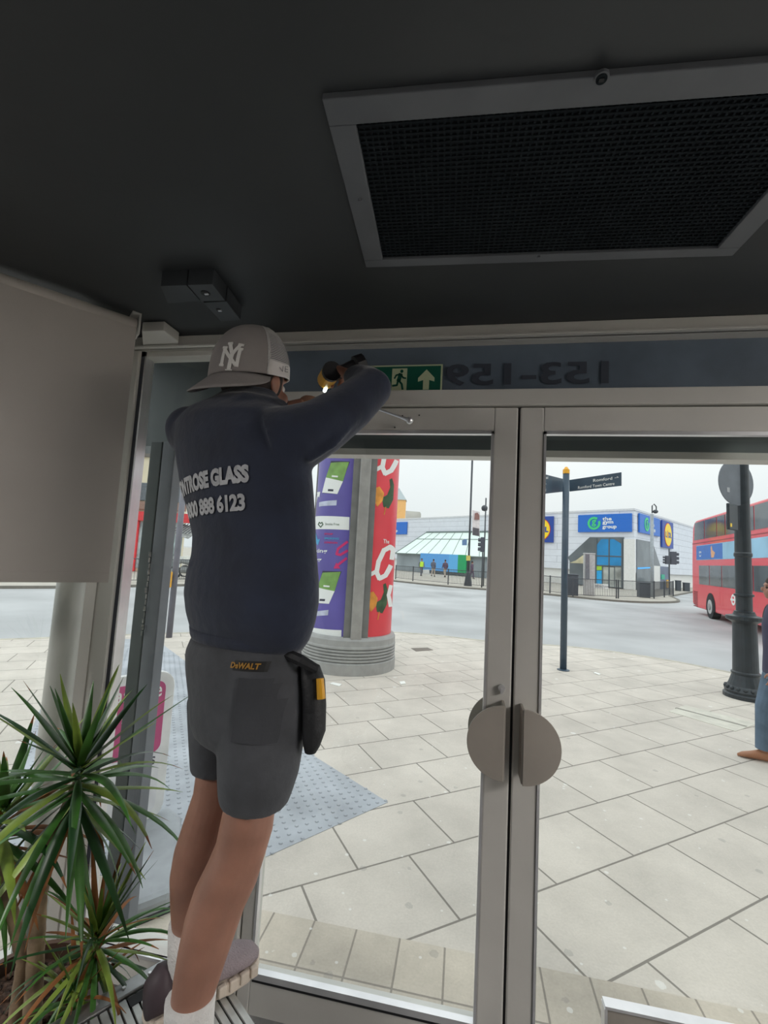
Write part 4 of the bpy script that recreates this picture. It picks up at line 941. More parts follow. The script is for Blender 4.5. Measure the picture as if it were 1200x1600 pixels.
def signal(label, px, pyb, pyt, heads, w=2.2, vis=True):
    t, g, k = pole_thing('traffic_light', label, px, pyb, pyt, w, BK, 'traffic light', 'traffic lights across the junction')
    for hx, hy, hw, hh, sg in heads:
        c = dep(hx, hy, k - .2); a, b = hw / 704 * k / 2, hh / 704 * k / 2
        o = MB().box(c.x - a, c.x + a, c.y - .12, c.y + .12, c.z - b, c.z + b).build('signal_head', TLB, t, bevel=.02)
        for j in (-1, 0, 1):
            p = c + Vector((sg * a, 0, j * b * .62)); MB().tube([p, p + Vector((sg * .16, 0, 0))], b * .24, 10).build('lamp_hood', TLB, o)
signal('traffic light with its head turned left beside the lean-to', 752.5, 918, 852, [(754, 851, 6.5, 23, -1)])
signal('traffic light with its head half hidden by the door stile', 763.5, 919.5, 852, [(766, 851, 6.5, 23, 1)])
signal('traffic light with two black heads near the far kerb corner', 1046, 930, 857, [(1042.5, 875, 5, 13, -1), (1052, 872, 8, 20, 1)], 2)
t, g, k = pole_thing('lamp_column', 'pale grey lamp column with a curled top before the gym corner', 1019, 933, 802, 5, mat('pale_grey_column', (160, 168, 174), .5), 'lamp column')
p = dep(1019, 802, k); MB().tube([p, p + Vector((0, 0, .5)), p + Vector((.12, 0, .62)), p + Vector((.25, 0, .45)), p + Vector((.25, 0, .2))], .04, 8).ball(p + Vector((.2, 0, .12)), .16, (1, 1, .8)).build('curled_lamp', BK, t)
def boxy(name, label, cat, x0, x1, yb, yt, m, dd=.5, lid=None):
    g = G((x0 + x1) / 2, yb, GZ - .02); k = (g - EYE).dot(FW); w = (x1 - x0) / 704 * k; zt = dep((x0 + x1) / 2, yt, k).z
    t = thing(name, label, cat, g); MB().box(g.x - w / 2, g.x + w / 2, g.y, g.y + dd, GZ - .02, zt - .08).build('cabinet_body', m, t, bevel=.03)
    MB().box(g.x - w / 2 - .02, g.x + w / 2 + .02, g.y - .02, g.y + dd + .02, zt - .08, zt).build('lid', m, t, bevel=.03); return t
CAB = mat('cabinet_dark', (72, 78, 86), .5)
boxy('street_cabinet', 'dark street cabinet just right of the fingerpost pole', 'cabinet', 884.5, 903, 930.5, 897, CAB)
boxy('street_cabinet', 'dark rounded cabinet behind the railing by the grey lamp column', 'cabinet', 1000, 1016, 934, 910, CAB)
boxy('litter_bin', 'tall black bin left of the pair beside the bus', 'bin', 1058, 1064.5, 923.5, 907, CAB, .4)
boxy('litter_bin', 'open fronted black bin right of the pair beside the bus', 'bin', 1070, 1078, 924, 910.5, CAB, .4)
t = boxy('information_totem', 'tall pale information totem before the gym entrance', 'totem', 913, 929, 931, 864, mat('totem_grey', (186, 184, 184), .5), .3)
g = G(921, 931, GZ - .02); k = (g - EYE).dot(FW)
qd(k - .05, ((914.5, 905), (921, 905), (921, 866), (914.5, 866)), mat('totem_glass', (120, 124, 130), .2), 'display_panel', t)
qd(26.6, ((928, 919), (950, 920), (950, 913), (928, 911.5)), WH, 'small_banner', None)
tag(bpy.data.objects['small_banner'], 'small white banner tied to the railing before the gym entrance', 'banner')
fr_ = bpy.data.objects['small_banner']
text_on(Fr(dep(930, 917.5, 26.5), (1, .05, 0)), 'PERSONAL TRAINING', 0, 0, .14, PDK, fr_, w=.8, d=.01)
qd(33.5, ((661, 896), (671, 896), (671, 890), (661, 890)), WH, 'white_notice', None); tag(bpy.data.objects['white_notice'], 'small white notice on the railing beside the hi-vis person', 'notice')

# ---------------- red shops and cream building seen past the left post
SB = dep(245, 905, 27.5); SB.z = GZ; sdir = Vector((RR.x, RR.y, 0)).normalized(); FS = Fr(SB, sdir)
sb = thing('cream_shop_building', 'cream building with red shopfronts beyond the left corner posts', 'building', SB)
CRM = mat('cream_render', (214, 204, 178), .85, var=.07, scale=.6)
su = lambda x, y: FS.uv(x, y)
ul_, ur_ = su(150, 800)[0], su(283, 800)[0]; zr = su(235, 590)[1]
MB().zprism([tuple(FS.p(ul_, 0, 0)[:2]), tuple(FS.p(ur_, 0, 0)[:2]), tuple(FS.p(ur_ - 3.2, 0, -8)[:2]), tuple(FS.p(ul_, 0, -8)[:2])], GZ, GZ + zr).build('facade', CRM, sb)
q = MB(); 
for y in (612, 712): z = su(225, y)[1]; q.fbox(FS, ul_, ur_ + .05, z - .08, z + .12, 0, .15)
q.build('string_course', mat('course_dark', (104, 100, 94), .8), sb)
z1_, z0_ = su(225, 755)[1], su(225, 782)[1]; MB().fbox(FS, ul_, ur_, z0_, z1_, 0, .2).build('dark_fascia', mat('slate_band', (92, 98, 104), .7, var=.15), sb)
z1_, z0_ = su(225, 784)[1], su(225, 796)[1]; MB().fbox(FS, ul_, ur_ + .3, z0_, z1_, 0, .25).build('brown_fascia', mat('brown_band', (140, 112, 100), .7), sb)
z1_, z0_ = su(225, 800)[1], su(225, 814)[1]; rf = MB().fbox(FS, ul_, ur_ + .9, z0_, z1_, 0, .4).build('red_shop_fascia', mat('shop_red', (206, 52, 58), .5), sb)
for xa in (205, 264, 284): u_ = su(xa, 806)[0]; text_on(FS, 'BARS', u_, z0_ + .12, .22, WH, rf, w=.30, d=.42, bold=.02)
z0_ = su(210, 892)[1]
MB().fbox(FS, su(201, 850)[0], su(216, 850)[0], 0, su(210, 814)[1], 0, .2).build('red_shutter', mat('shutter_red', (222, 52, 60), .5), sb)
MB().fbox(FS, su(250, 850)[0], su(283, 850)[0], .2, su(270, 816)[1], -.1, .05).build('shop_window', mat('shop_window_glass', (150, 166, 168), .2, var=.35, scale=1.5), sb)
MB().fbox(FS, su(216, 850)[0], su(250, 850)[0], .2, su(230, 816)[1], -.1, .05).build('shop_window', mat('shop_window_glass', (150, 166, 168)), sb)
for xa in (252, 268):
    u_ = su(xa, 700)[0]
    for y in (640, 735): z = su(xa, y)[1]; MB().fbox(FS, u_, u_ + .9, z - .1, z + 1.5, -.1, .03).build('upper_window', mat('upper_window_glass', (178, 186, 192), .2, var=.2), sb)
# awning, parked motorcycles to the right of it
aw = thing('shop_awning', 'grey slanted awning right of the red shopfronts', 'awning', FS.p(su(292, 820)[0], 0, .5))
a_, b_ = su(283, 840)[0], su(312, 840)[0]; z_, zz_ = su(290, 820)[1], su(290, 836)[1]
q = MB(); q.hexa([FS.p(a_, z_, 0), FS.p(b_, z_ - .25, 0), FS.p(b_, zz_ - .25, 1.6), FS.p(a_, zz_, 1.6)] + [p + Vector((0, 0, .05)) for p in (FS.p(a_, z_, 0), FS.p(b_, z_ - .25, 0), FS.p(b_, zz_ - .25, 1.6), FS.p(a_, zz_, 1.6))]); q.build('awning_sheet', mat('awning_grey', (150, 152, 150), .8, var=.2, scale=4), aw)
q = MB(); [q.tube([FS.p(a_ + (b_ - a_) * k / 6, z_ + .06, 0), FS.p(a_ + (b_ - a_) * k / 6, zz_ + .06, 1.6)], .03, 5) for k in range(7)]; q.build('awning_rib', BK, aw)
def moto(label, px, yb):
    g = G(px, yb, GZ - .02); t = thing('motorcycle', label, 'motorcycle', g, group='motorcycles parked beyond the railing'); f = Fr(g, sdir)
    for a in (-.65, .65):
        q = MB(); N = 20; pts = [f.p(a + .3 * math.cos(k * 2 * math.pi / N), .3 + .3 * math.sin(k * 2 * math.pi / N)) for k in range(N + 1)]; q.tube(pts, .05, 6, cap=False); q.build('wheel', TY, t)
    MB().tube([f.p(-.7, .75), f.p(-.3, .9), f.p(.1, .85), f.p(.4, 1.0)], [.08, .12, .16, .10], 10).tube([f.p(-.3, .45), f.p(.25, .45)], .18, 10).build('body', mat('bike_grey', (120, 124, 124), .4), t)
    MB().tube([f.p(.65, .3), f.p(.42, 1.0), f.p(.36, 1.15)], .03, 8).tube([f.p(.36, 1.15, -.3), f.p(.30, 1.18, .3)], .02, 6).build('handlebar', BK, t)
    MB().box(*sorted((f.p(-.75, 0).x, f.p(-.4, 0).x)), g.y - .2, g.y + .2, g.z + .85, g.z + 1.15).build('top_box', mat('box_pale', (226, 228, 222), .5), t)
moto('parked motorcycle with a pale top box beyond the railing under the awning', 291, 904)
moto('second parked motorcycle showing just past the fitter\'s waist', 306, 902)
# push-button post on our pavement
g = G(264, 996); k = (g - EYE).dot(FW)
pb = thing('crossing_post', 'slim grey crossing post with a yellow edged push button box', 'post', g)
MB().tube([g, (g.x, g.y, dep(280, 700, k).z)], .055, 14).build('pole', mat('crossing_post_grey', (112, 112, 122), .5), pb, smooth=True)
c = dep(261, 906, k - .06)
MB().box(c.x - .09, c.x + .03, c.y - .08, c.y + .06, c.z - .13, c.z + .13).build('button_box', mat('button_box_dark', (74, 76, 80), .5), pb, bevel=.01)
MB().box(c.x + .03, c.x + .055, c.y - .09, c.y + .07, c.z - .14, c.z + .15).build('yellow_edge', mat('button_yellow', (240, 176, 48), .5), pb, bevel=.004)
MB().box(c.x - .08, c.x + .02, c.y - .084, c.y - .08, c.z + .02, c.z + .10).build('face_plate', mat('button_plate', (170, 180, 184), .4), pb)

# ---------------- pavement sign
w0, w1 = G(225, 1440), G(262, 1425)
sg = thing('pavement_sign', 'white framed pavement sign with a pink poster beside the corner posts', 'sign', (-1.62, 2.42, GZ))
# board plane: right edge nearest the doors
R1 = G(247, 1300); topz = (EYE + ray(270, 1046) * (R1.y / ray(270, 1046).y)).z
SF = Fr((R1.x, R1.y, GZ + .08), (.55, .83, 0)); Hs = topz - GZ - .08
def rr(u0, u1, z0, z1, r, n=6):
    P = []
    for cx, cz3, a in ((u1 - r, z0 + r, -90), (u1 - r, z1 - r, 0), (u0 + r, z1 - r, 90), (u0 + r, z0 + r, 180)):
        for k in range(n + 1): t = math.radians(a + 90 * k / n); P.append((cx + r * math.cos(t), cz3 + r * math.sin(t)))
    return P
su_r = SF.uv(266, 1150)[0]; su_l = su_r - .62
MB().prism(SF, rr(su_l, su_r, 0, Hs, .10), -.035, 0).build('frame', mat('sign_white_plastic', (232, 232, 232), .4), sg, bevel=.006)
MB().prism(SF, rr(su_l + .045, su_r - .055, .05, Hs - .05, .06), .001, .004).build('poster', mat('sign_poster_white', (226, 226, 230), .5), sg)
ph = MB().prism(SF, rr(su_l + .05, su_r - .058, Hs * .46, Hs - .055, .05), .004, .007).build('pink_panel', mat('sign_pink', (190, 78, 128), .5), sg)
text_on(SF, 'massage', su_r - .42, Hs * .80, .09, WH, ph, w=.34, d=.009, bold=.01); text_on(SF, 'therapie', su_r - .45, Hs * .67, .08, WH, ph, w=.30, d=.009, bold=.01)
text_on(SF, 'treatments', su_r - .44, Hs * .38, .055, PDK, sg, w=.36, d=.006); text_on(SF, 'beauty', su_r - .40, Hs * .29, .055, PDK, sg, w=.30, d=.006)
q = MB(); pts = [gx(*p) for p in ((216, 1300), (232, 1285), (262, 1284), (282, 1300), (278, 1380), (268, 1426), (235, 1440), (205, 1452), (196, 1400))]
q.zprism(pts, GZ + .003, GZ + .10); q.build('weighted_base', mat('sign_base_grey', (150, 154, 158), .6, var=.08), sg, bevel=.03)
q = MB(); q.zprism([(x * 1.0, y) for x, y in pts], GZ + .0035, GZ + .03); q.build('rubber_foot', TY, sg)

# ================================================================== PEOPLE
SKIN = mat('skin_tone', (160, 116, 98), .5, var=.07, scale=14, bump=.04, bscale=200)
SKIN.node_tree.nodes['Principled BSDF'].inputs['Subsurface Weight'].default_value = .08
SKIN.node_tree.nodes['Principled BSDF'].inputs['Subsurface Scale'].default_value = .01
HOOD = mat('navy_sweatshirt', (34, 42, 62), .85, var=.12, scale=10, bump=.25, bscale=35, sheen=.25)
SHORT = mat('charcoal_work_shorts', (74, 76, 81), .85, var=.12, scale=12, bump=.2, bscale=45, sheen=.1)
HAIR = mat('dark_hair', (44, 34, 30), .7, var=.3, scale=60)
SOCK = mat('white_sock', (226, 224, 222), .9, var=.03, bump=.5, bscale=150)
def depth(p): return (p - EYE).dot(FW)
def az(a): a = math.radians(a); return Vector((math.sin(a), math.cos(a), 0))
def tpx(q, L, seg=20, mi=0, fl=1.0):
    """tube through (left px, right px, y px, distance ahead)"""
    P = [at((a + b) / 2, y, Y) for a, b, y, Y in L]; R = [(b - a) / 2 / FPX * depth(p) * .98 for (a, b, y, Y), p in zip(L, P)]
    return q.tube(P, R, seg, mi)
def spx(q, L, face, ratio=.66, seg=32):
    F = az(face); R_ = Vector((F.y, -F.x, 0)); secs = []
    for a, b, y, Y in L:
        c = at((a + b) / 2, y, Y); v = (c - EYE); v.z = 0; v.normalize(); s = Vector((v.y, -v.x, 0)); w = (b - a) / 2 / FPX * depth(c)
        k = w / math.sqrt((R_.dot(s)) ** 2 + (ratio * F.dot(s)) ** 2); secs.append((c, R_ * k, F * k * ratio))
    return q.rings(secs, seg)
def finger(q, p, d, bend_axis, L, r, curl):
    pts = [Vector(p)]; R_ = [r]; d = Vector(d).normalized()
    for i, f in enumerate((.42, .32, .26)):
        d = Matrix.Rotation(curl[i], 3, bend_axis) @ d; mid = pts[-1] + d * (L * f * .5); pts.append(mid); R_.append(r * (.98 - .10 * i)); pts.append(pts[-1] + d * (L * f * .5)); R_.append(r * (.95 - .12 * i))
    q.tube(pts, R_, 10); q.ball(pts[-1], R_[-1] * 1.0, seg=10)
def hand(q, w, d, n, thumb, s=1.0, curl=(.7, .9, .6)):
    """w wrist, d along the hand, n out of the back of the hand, thumb = sign of the side carrying the thumb"""
    d = Vector(d).normalized(); n = (Vector(n) - d * Vector(n).dot(d)).normalized(); x = d.cross(n) * thumb
    q.rings([(w, x * .028 * s, n * .020 * s), (w + d * .03 * s, x * .036 * s, n * .017 * s), (w + d * .065 * s, x * .042 * s, n * .015 * s), (w + d * .088 * s, x * .040 * s, n * .012 * s)], 16)
    ax_ = d.cross(n)                                                  # curling towards the palm (-n)
    ax_ = -ax_ if (Matrix.Rotation(.3, 3, ax_) @ d).dot(-n) < 0 else ax_
    for i, (o, L) in enumerate(((.030, .072), (.010, .080), (-.010, .074), (-.029, .058))):
        finger(q, w + d * .082 * s + x * o * s, d + x * o * 3, ax_, L * s, .0088 * s, curl)
    t = (d * .6 + x * .9 - n * .3).normalized(); p0 = w + d * .022 * s + x * .024 * s - n * .004
    p1 = p0 + t * .035 * s; t2 = (d * .9 + x * .25 - n * .7).normalized(); p2 = p1 + t2 * .030 * s; p3 = p2 + (d * .7 - x * .15 - n * .8).normalized() * .024 * s
    q.tube([p0, p1, p2, p3], [.013 * s, .011 * s, .010 * s, .0085 * s], 10); q.ball(p3, .0085 * s, seg=10)
def head(q, c, F, s=1.0):
    """skull, jaw, nose, lips, brows, ears facing F; c = centre of the skull"""
    U = Vector((0, 0, 1)); R_ = Vector((F.y, -F.x, 0))
    def B(r, f, u, rad, sc=(1, 1, 1)):
        p = c + R_ * r * s + F * f * s + U * u * s; g = bmesh.ops.create_uvsphere(q.b, u_segments=16, v_segments=12, radius=1)
        M = Matrix((R_ * rad * sc[0] * s, F * rad * sc[1] * s, U * rad * sc[2] * s)).transposed().to_4x4(); M.translation = p
        bmesh.ops.transform(q.b, matrix=M, verts=g['verts'])
    B(0, -.012, .012, .094, (.84, 1.05, 1)); B(0, .035, -.045, .062, (.95, .95, 1.05)); B(0, .055, -.085, .034, (1, .9, .8))
    B(0, .100, -.018, .013, (.7, 1.2, 1.5)); B(0, .104, -.030, .014, (1.05, .9, .7)); B(0, .087, -.058, .016, (1.3, .6, .35)); B(0, .084, -.068, .015, (1.2, .6, .4))
    B(0, .078, .022, .03, (1.8, .4, .35))
    for sg in (-1, 1): B(sg * .080, -.005, -.020, .026, (.35, .7, 1.25)); B(sg * .076, .0, -.040, .013, (.5, .8, 1)); B(sg * .042, .062, -.040, .025, (1, .8, .9))
    q.rings([(c + F * (-.012 * s) + U * (-.05 * s), R_ * .058 * s, F * .062 * s), (c + F * (-.02 * s) + U * (-.11 * s), R_ * .056 * s, F * .058 * s), (c + F * (-.03 * s) + U * (-.18 * s), R_ * .070 * s, F * .06 * s)], 20)
def eyes(c, F, parent, s=1.0):
    R_ = Vector((F.y, -F.x, 0))
    for sg in (-1, 1):
        p = c + R_ * sg * .031 * s + F * .073 * s + Vector((0, 0, -.004 * s)); o = MB().ball(p, .0125 * s).build('eye', mat('eye_white', (225, 222, 218), .2, var=0), parent, smooth=True)
        MB().ball(p + F * .0075 * s, .0062 * s).build('iris', mat('iris_brown', (60, 42, 30), .2, var=0), o, smooth=True)

# ---------------- the fitter
def shoe(t, heel, a, L, nm='shoe'):
    F = az(a); R_ = Vector((F.y, -F.x, 0)); U = Vector((0, 0, 1)); heel = Vector(heel)
    prof = [(-.005, .030), (.02, .036), (.08, .034), (.14, .036), (.19, .048), (.24, .046), (.275, .034), (.292, .012)]
    k = L / .292; q = MB(); P = [(f * k, w) for f, w in prof]
    fr = Fr(heel, R_, F); fr.n = U
    out = [(w, f) for f, w in P] + [(-w * .92, f) for f, w in reversed(P)]
    o = MB().prism(fr, out, .001, .030).build(nm + '_temp', SOLE, t, bevel=.004); o.name = 'sole'
    q = MB()
    for i in range(9):
        f = .015 + i * .030 * k; w = .037 + (.010 if .14 < f < .26 else 0)
        for sg in (-1, 1): q.hexa([heel + R_ * (sg * w * m1) + F * (f + m2) + U * z for z in (.010, .034) for m1, m2 in ((.8, -.010), (1.10, -.010), (1.10, .010), (.8, .010))])
    q.build('sole_lugs', SOLE, t, bevel=.003)
    q = MB(); secs = []
    for f, w, h in ((-.004, .026, .075), (.02, .036, .095), (.06, .037, .092), (.10, .036, .080), (.15, .038, .066), (.20, .044, .052), (.245, .042, .042), (.278, .028, .030), (.292, .008, .014)):
        secs.append((heel + F * f * k + U * (.022 + h * .5), R_ * w, U * h * .5))
    q.rings(secs, 20); q.build('upper', UPPER, t, smooth=True)
    q = MB()
    for i in range(5):
        f = (.10 + i * .018) * k; z = .022 + (.083 - i * .0075); q.tube([heel + F * f + R_ * -.022 + U * (z - .006), heel + F * f + U * (z + .003), heel + F * f + R_ * .022 + U * (z - .006)], .0028, 6)
    q.build('lace', SOCK, t)
    MB().rings([(c_ + U * .001, a_ * 1.06, b_ * 1.03) for c_, a_, b_ in [(secs[0][0] - F * .003, secs[0][1], secs[0][2])] + secs[1:2] + [(secs[1][0].lerp(secs[2][0], .5), secs[1][1], secs[1][2])]], 20).build('heel_counter', mat('heel_dark_plum', (74, 62, 68), .6), t, smooth=True)
SOLE = mat('cream_sole', (208, 196, 182), .6, var=.06); UPPER = mat('mauve_grey_mesh', (150, 138, 142), .75, var=.08, bump=.6, bscale=220)
ft = thing('person', 'person in a backwards grey cap, navy sweatshirt and dark shorts reaching up with a drill', 'person', (-.57, 1.0, DZ))
HF = az(18); HC = at(394, 592, 1.10)
q = MB()
head(q, HC + HF * .012, HF, .96)
q.rings([(at(380, 640, 1.08), az(115) * .09, az(25) * .07), (at(372, 690, 1.07), az(115) * .15, az(25) * .09), (at(375, 850, 1.05), az(115) * .13, az(25) * .085), (at(380, 1010, 1.03), az(115) * .13, az(25) * .09), (at(384, 1090, 1.02), az(115) * .14, az(25) * .09)], 24)
tpx(q, [(350, 430, 1080, 1.0), (350, 432, 1180, .98), (352, 432, 1250, .965), (344, 427, 1290, .957), (336, 416, 1326, .95), (321, 405, 1362, .942), (301, 386, 1402, .935), (288, 372, 1442, .925), (279, 357, 1486, .915), (272, 343, 1528, .908), (268, 333, 1560, .902), (268, 328, 1600, .895), (268, 322, 1640, .885)], 24)
tpx(q, [(320, 390, 1080, 1.06), (311, 380, 1180, 1.055), (303, 374, 1240, 1.05), (286, 362, 1292, 1.055), (273, 350, 1332, 1.06), (267, 340, 1368, 1.065), (268, 330, 1412, 1.07), (270, 322, 1446, 1.078), (270, 316, 1490, 1.085), (270, 312, 1535, 1.09)], 24)
# forearms and hands
WR_ = at(548, 588, 1.33); q.tube([at(577, 600, 1.14), at(566, 594, 1.24), WR_], [.036, .034, .026], 16)
hd = (at(528, 580, 1.40) - WR_).normalized(); hand(q, WR_, hd, Vector((.9, -.5, .3)), 1, .95, (.5, 1.0, .8))
WL = at(474, 634, 1.40); q.tube([at(350, 665, 1.33), at(420, 650, 1.36), WL], [.036, .034, .026], 16)
hand(q, WL, (at(498, 618, 1.50) - WL), Vector((.2, -.7, .6)), -1, .92, (.35, .6, .5))
body = q.build('body', SKIN, ft, remesh=.0042, smooth_it=3)
eyes(HC + HF * .012, HF, ft, .96)
# sweatshirt
q = MB()
TL = [(300, 468, 1003, 1.03), (298, 478, 988, 1.03), (291, 486, 962, 1.03), (288, 491, 932, 1.03), (292, 491, 900, 1.03), (300, 489, 872, 1.035), (302, 487, 842, 1.04), (294, 485, 802, 1.045), (284, 481, 762, 1.05), (278, 477, 722, 1.055), (275, 474, 690, 1.06), (277, 464, 664, 1.07), (292, 448, 646, 1.08), (325, 435, 630, 1.085), (343, 428, 617, 1.09)]
spx(q, TL, 25, .60)
q.tube([at(436, 694, .99), at(470, 682, .995), at(502, 667, 1.02), at(548, 636, 1.07), at(581, 606, 1.12), at(574, 598, 1.21), at(560, 592, 1.285), at(553, 590, 1.31)], [.090, .078, .069, .060, .053, .047, .043, .036], 20)
q.ball(at(582, 607, 1.125), .051)
q.tube([at(330, 690, 1.08), at(301, 676, 1.12), at(312, 668, 1.24), at(345, 662, 1.34), at(400, 655, 1.37), at(455, 640, 1.39)], [.085, .070, .062, .055, .048, .038], 20)
q.ball(at(298, 672, 1.11), .066)
q.tube([at(330, 640, 1.04), at(352, 634, 1.0), at(385, 636, .985), at(418, 640, 1.0), at(440, 640, 1.06)], [.028, .034, .038, .034, .026], 14)     # folded hood
# creases
for a, b, c, r in (((300, 700, 1.0), (330, 760, .985), (350, 830, .98), .010), ((300, 880, .99), (360, 905, .955), (440, 890, .955), .012), ((305, 945, .985), (370, 972, .95), (450, 965, .95), .014), ((420, 740, .955), (450, 800, .965), (470, 860, .98), .010), ((480, 720, .96), (520, 695, .98), (560, 650, 1.03), .008)):
    q.tube([at(*a), at(*b), at(*c)], [r, r * 1.3, r], 8)
sw = q.build('sweatshirt', HOOD, ft, remesh=.0065, smooth_it=6)
q = MB(); spx(q, [(301, 468, 1004, 1.03), (298, 472, 996, 1.03), (297, 476, 984, 1.03)], 25, .62); q.build('hem_band', HOOD, sw, smooth=True)
# shorts
q = MB()
spx(q, [(301, 466, 1000, 1.03), (292, 468, 1022, 1.03), (292, 475, 1050, 1.03), (296, 478, 1090, 1.03), (297, 478, 1128, 1.03), (304, 470, 1150, 1.03)], 30, .68)
spx(q, [(335, 476, 1085, 1.0), (342, 476, 1130, .985), (342, 473, 1165, .975), (342, 466, 1205, .968), (343, 455, 1238, .962), (346, 449, 1252, .96)], 30, .98)
spx(q, [(296, 395, 1090, 1.07), (297, 394, 1125, 1.065), (299, 394, 1165, 1.06), (301, 392, 1200, 1.058)], 30, 1.12)
q.ball(at(412, 1075, .955), .06, (1, .7, 1.1)); q.ball(at(340, 1075, 1.0), .06, (1, .7, 1.1))
sh = q.build('shorts', SHORT, ft, remesh=.006, smooth_it=4)
# stitched details on the shorts
def hit(px, py, o):
    dg = bpy.context.evaluated_depsgraph_get(); t = BVHTree.FromObject(o, dg); M = wm(o).inverted(); d = ray(px, py).normalized()
    h = t.ray_cast(M @ EYE, M.to_3x3() @ d); return (wm(o) @ h[0]) if h[0] is not None else EYE + d
YEL = mat('print_mustard', (172, 126, 48), .6, var=.05); BPR = mat('back_print_grey', (190, 192, 196), .7, var=.08, scale=60)
BKF = az(25); BR = Vector((BKF.y, -BKF.x, 0)); tl = Vector((0, 0, 1))
def back_text(s, px, py, Yd, w, h, tilt, m, par, on, nm='back_print', **k):
    r = (BR + Vector((0, 0, tilt))).normalized(); fr = Fr(hit(px, py, on), r, (BR * -tilt + Vector((0, 0, 1)))); 
    b, ww = text_bm(s, w, h, maxedge=.008, **k); b = project(b, fr, -ww, 0, [on], .003); q = MB(); q.b.free(); q.b = b; return q.build(nm, m, par)
back_text('MONTROSE GLASS', 391, 754, .96, .288, .041, .11, BPR, sw, sw, bold=.06, spacing=1.0)
back_text('0800 888 6123', 385, 798, .96, .225, .039, .09, BPR, sw, sw, bold=.045, spacing=.95)
back_text('DeWALT', 407, 1046, .95, .052, .012, .0, YEL, sh, sh, 'label_print', bold=.04)
def patch(w, h, px, py, par, on, m, nm, lift=.0015):
    fr = Fr(hit(px, py, on), BR, (0, 0, 1)); b = bmesh.new(); bmesh.ops.create_grid(b, x_segments=12, y_segments=12, size=.5)
    for v in b.verts: v.co.x *= w; v.co.y *= h
    b = project(b, fr, 0, 0, [on], lift); q = MB(); q.b.free(); q.b = b; return q.build(nm, m, par)
patch(.058, .020, 390, 1041, sh, sh, mat('label_dark', (36, 36, 36), .6), 'woven_label')
patch(.105, .125, 420, 1110, sh, sh, mat('pocket_fabric', (64, 66, 71), .85, bump=.2), 'back_pocket', .0045)
# socks
q = MB(); tpx(q, [(260, 337, 1556, .902), (259, 335, 1575, .90), (259, 333, 1610, .893), (258, 332, 1650, .885)], 20); q.build('sock', SOCK, ft, smooth=True)
q = MB(); tpx(q, [(265, 327, 1441, 1.077), (264, 322, 1480, 1.083), (264, 319, 1530, 1.09), (264, 323, 1560, 1.095)], 20); q.build('sock', SOCK, ft, smooth=True)
for hp, nm in (((-.672, 1.035), 'shoe'), ((-.560, .815), 'shoe')):
    so_ = bpy.data.objects.new('shoe', None); COL.objects.link(so_); so_.parent = ft; WMX[so_.name] = wm(ft)
    shoe(so_, (hp[0], hp[1], DZ + .001), 37.5, .272)
# tool pouch on the right hip
PCH = mat('black_tool_pouch', (34, 35, 38), .6, var=.2, scale=20, bump=.3)
q = MB(); spx(q, [(468, 500, 1040, .99), (470, 508, 1062, .98), (472, 510, 1100, .975), (472, 509, 1140, .97), (474, 500, 1165, .965), (476, 494, 1175, .965)], 80, .9, 20); po = q.build('tool_pouch', PCH, ft, smooth=True)
q = MB(); q.tube([at(500, 1060, .955), at(502, 1092, .95)], [.008, .009], 10); q.build('yellow_handle', mat('tool_yellow', (232, 170, 40), .4), po)
q = MB(); q.tube([at(448, 1022, .955), at(470, 1032, .95), at(496, 1046, .96)], [.012, .013, .010], 8); q.build('pouch_strap', PCH, po)
# cap
CU = Vector((0, 0, 1)); CD = az(192); CRT = Vector((CD.y, -CD.x, 0))
CC = at(394, 594, 1.10); CH = .152
CAPG = mat('grey_cap_cloth', (146, 140, 138), .85, var=.04, bump=.15, bscale=90); CAPM = mat('cap_white_mesh', (214, 212, 210), .8, var=.05, bump=.9, bscale=260)
cap = bpy.data.objects.new('cap', None); COL.objects.link(cap); cap.parent = ft; WMX[cap.name] = wm(ft)
def capt(phi, t, g=0):                                                # phi from the logo direction, t 0..1 up the dome
    r = (1 - t ** 2.5) ** .52; front = max(0, math.cos(phi)); rr_ = (.101 + g) * (1 - .10 * abs(math.sin(phi)) ** 2) * (1 + .16 * front)
    h = CH * t * (1 + .03 * front) - .026 * math.cos(phi) * (1 - .5 * t)
    return CC + (CD * math.cos(phi) + CRT * math.sin(phi)) * rr_ * r + CU * h
def dome(p0, p1, m, nm, g=0, t0=0, t1=1, mi=0):
    q = MB(); N, K = 28, 18
    rows = [[q.b.verts.new(capt(p0 + (p1 - p0) * i / N, t0 + (t1 - t0) * k / K, g)) for i in range(N + 1)] for k in range(K)]
    for A, B in zip(rows, rows[1:]):
        for i in range(N): q.b.faces.new((A[i], A[i + 1], B[i + 1], B[i]))
    tip = q.b.verts.new(capt(0, t1, g)) if t1 >= 1 else None
    if tip:
        for i in range(N): q.b.faces.new((rows[-1][i], rows[-1][i + 1], tip))
    o = q.build(nm, m, cap, smooth=True); md = o.modifiers.new('thickness', 'SOLIDIFY'); md.thickness = .0025; md.offset = 1; return o
SA = math.radians(60)
fpn = dome(-SA, SA, CAPG, 'front_panel', .001)
mp_ = dome(SA, 2 * math.pi - SA, CAPM, 'mesh_panel')
dome(SA, 2 * math.pi - SA, mat('cap_band_pale', (220, 216, 214), .8), 'back_band', .0015, 0, .26)
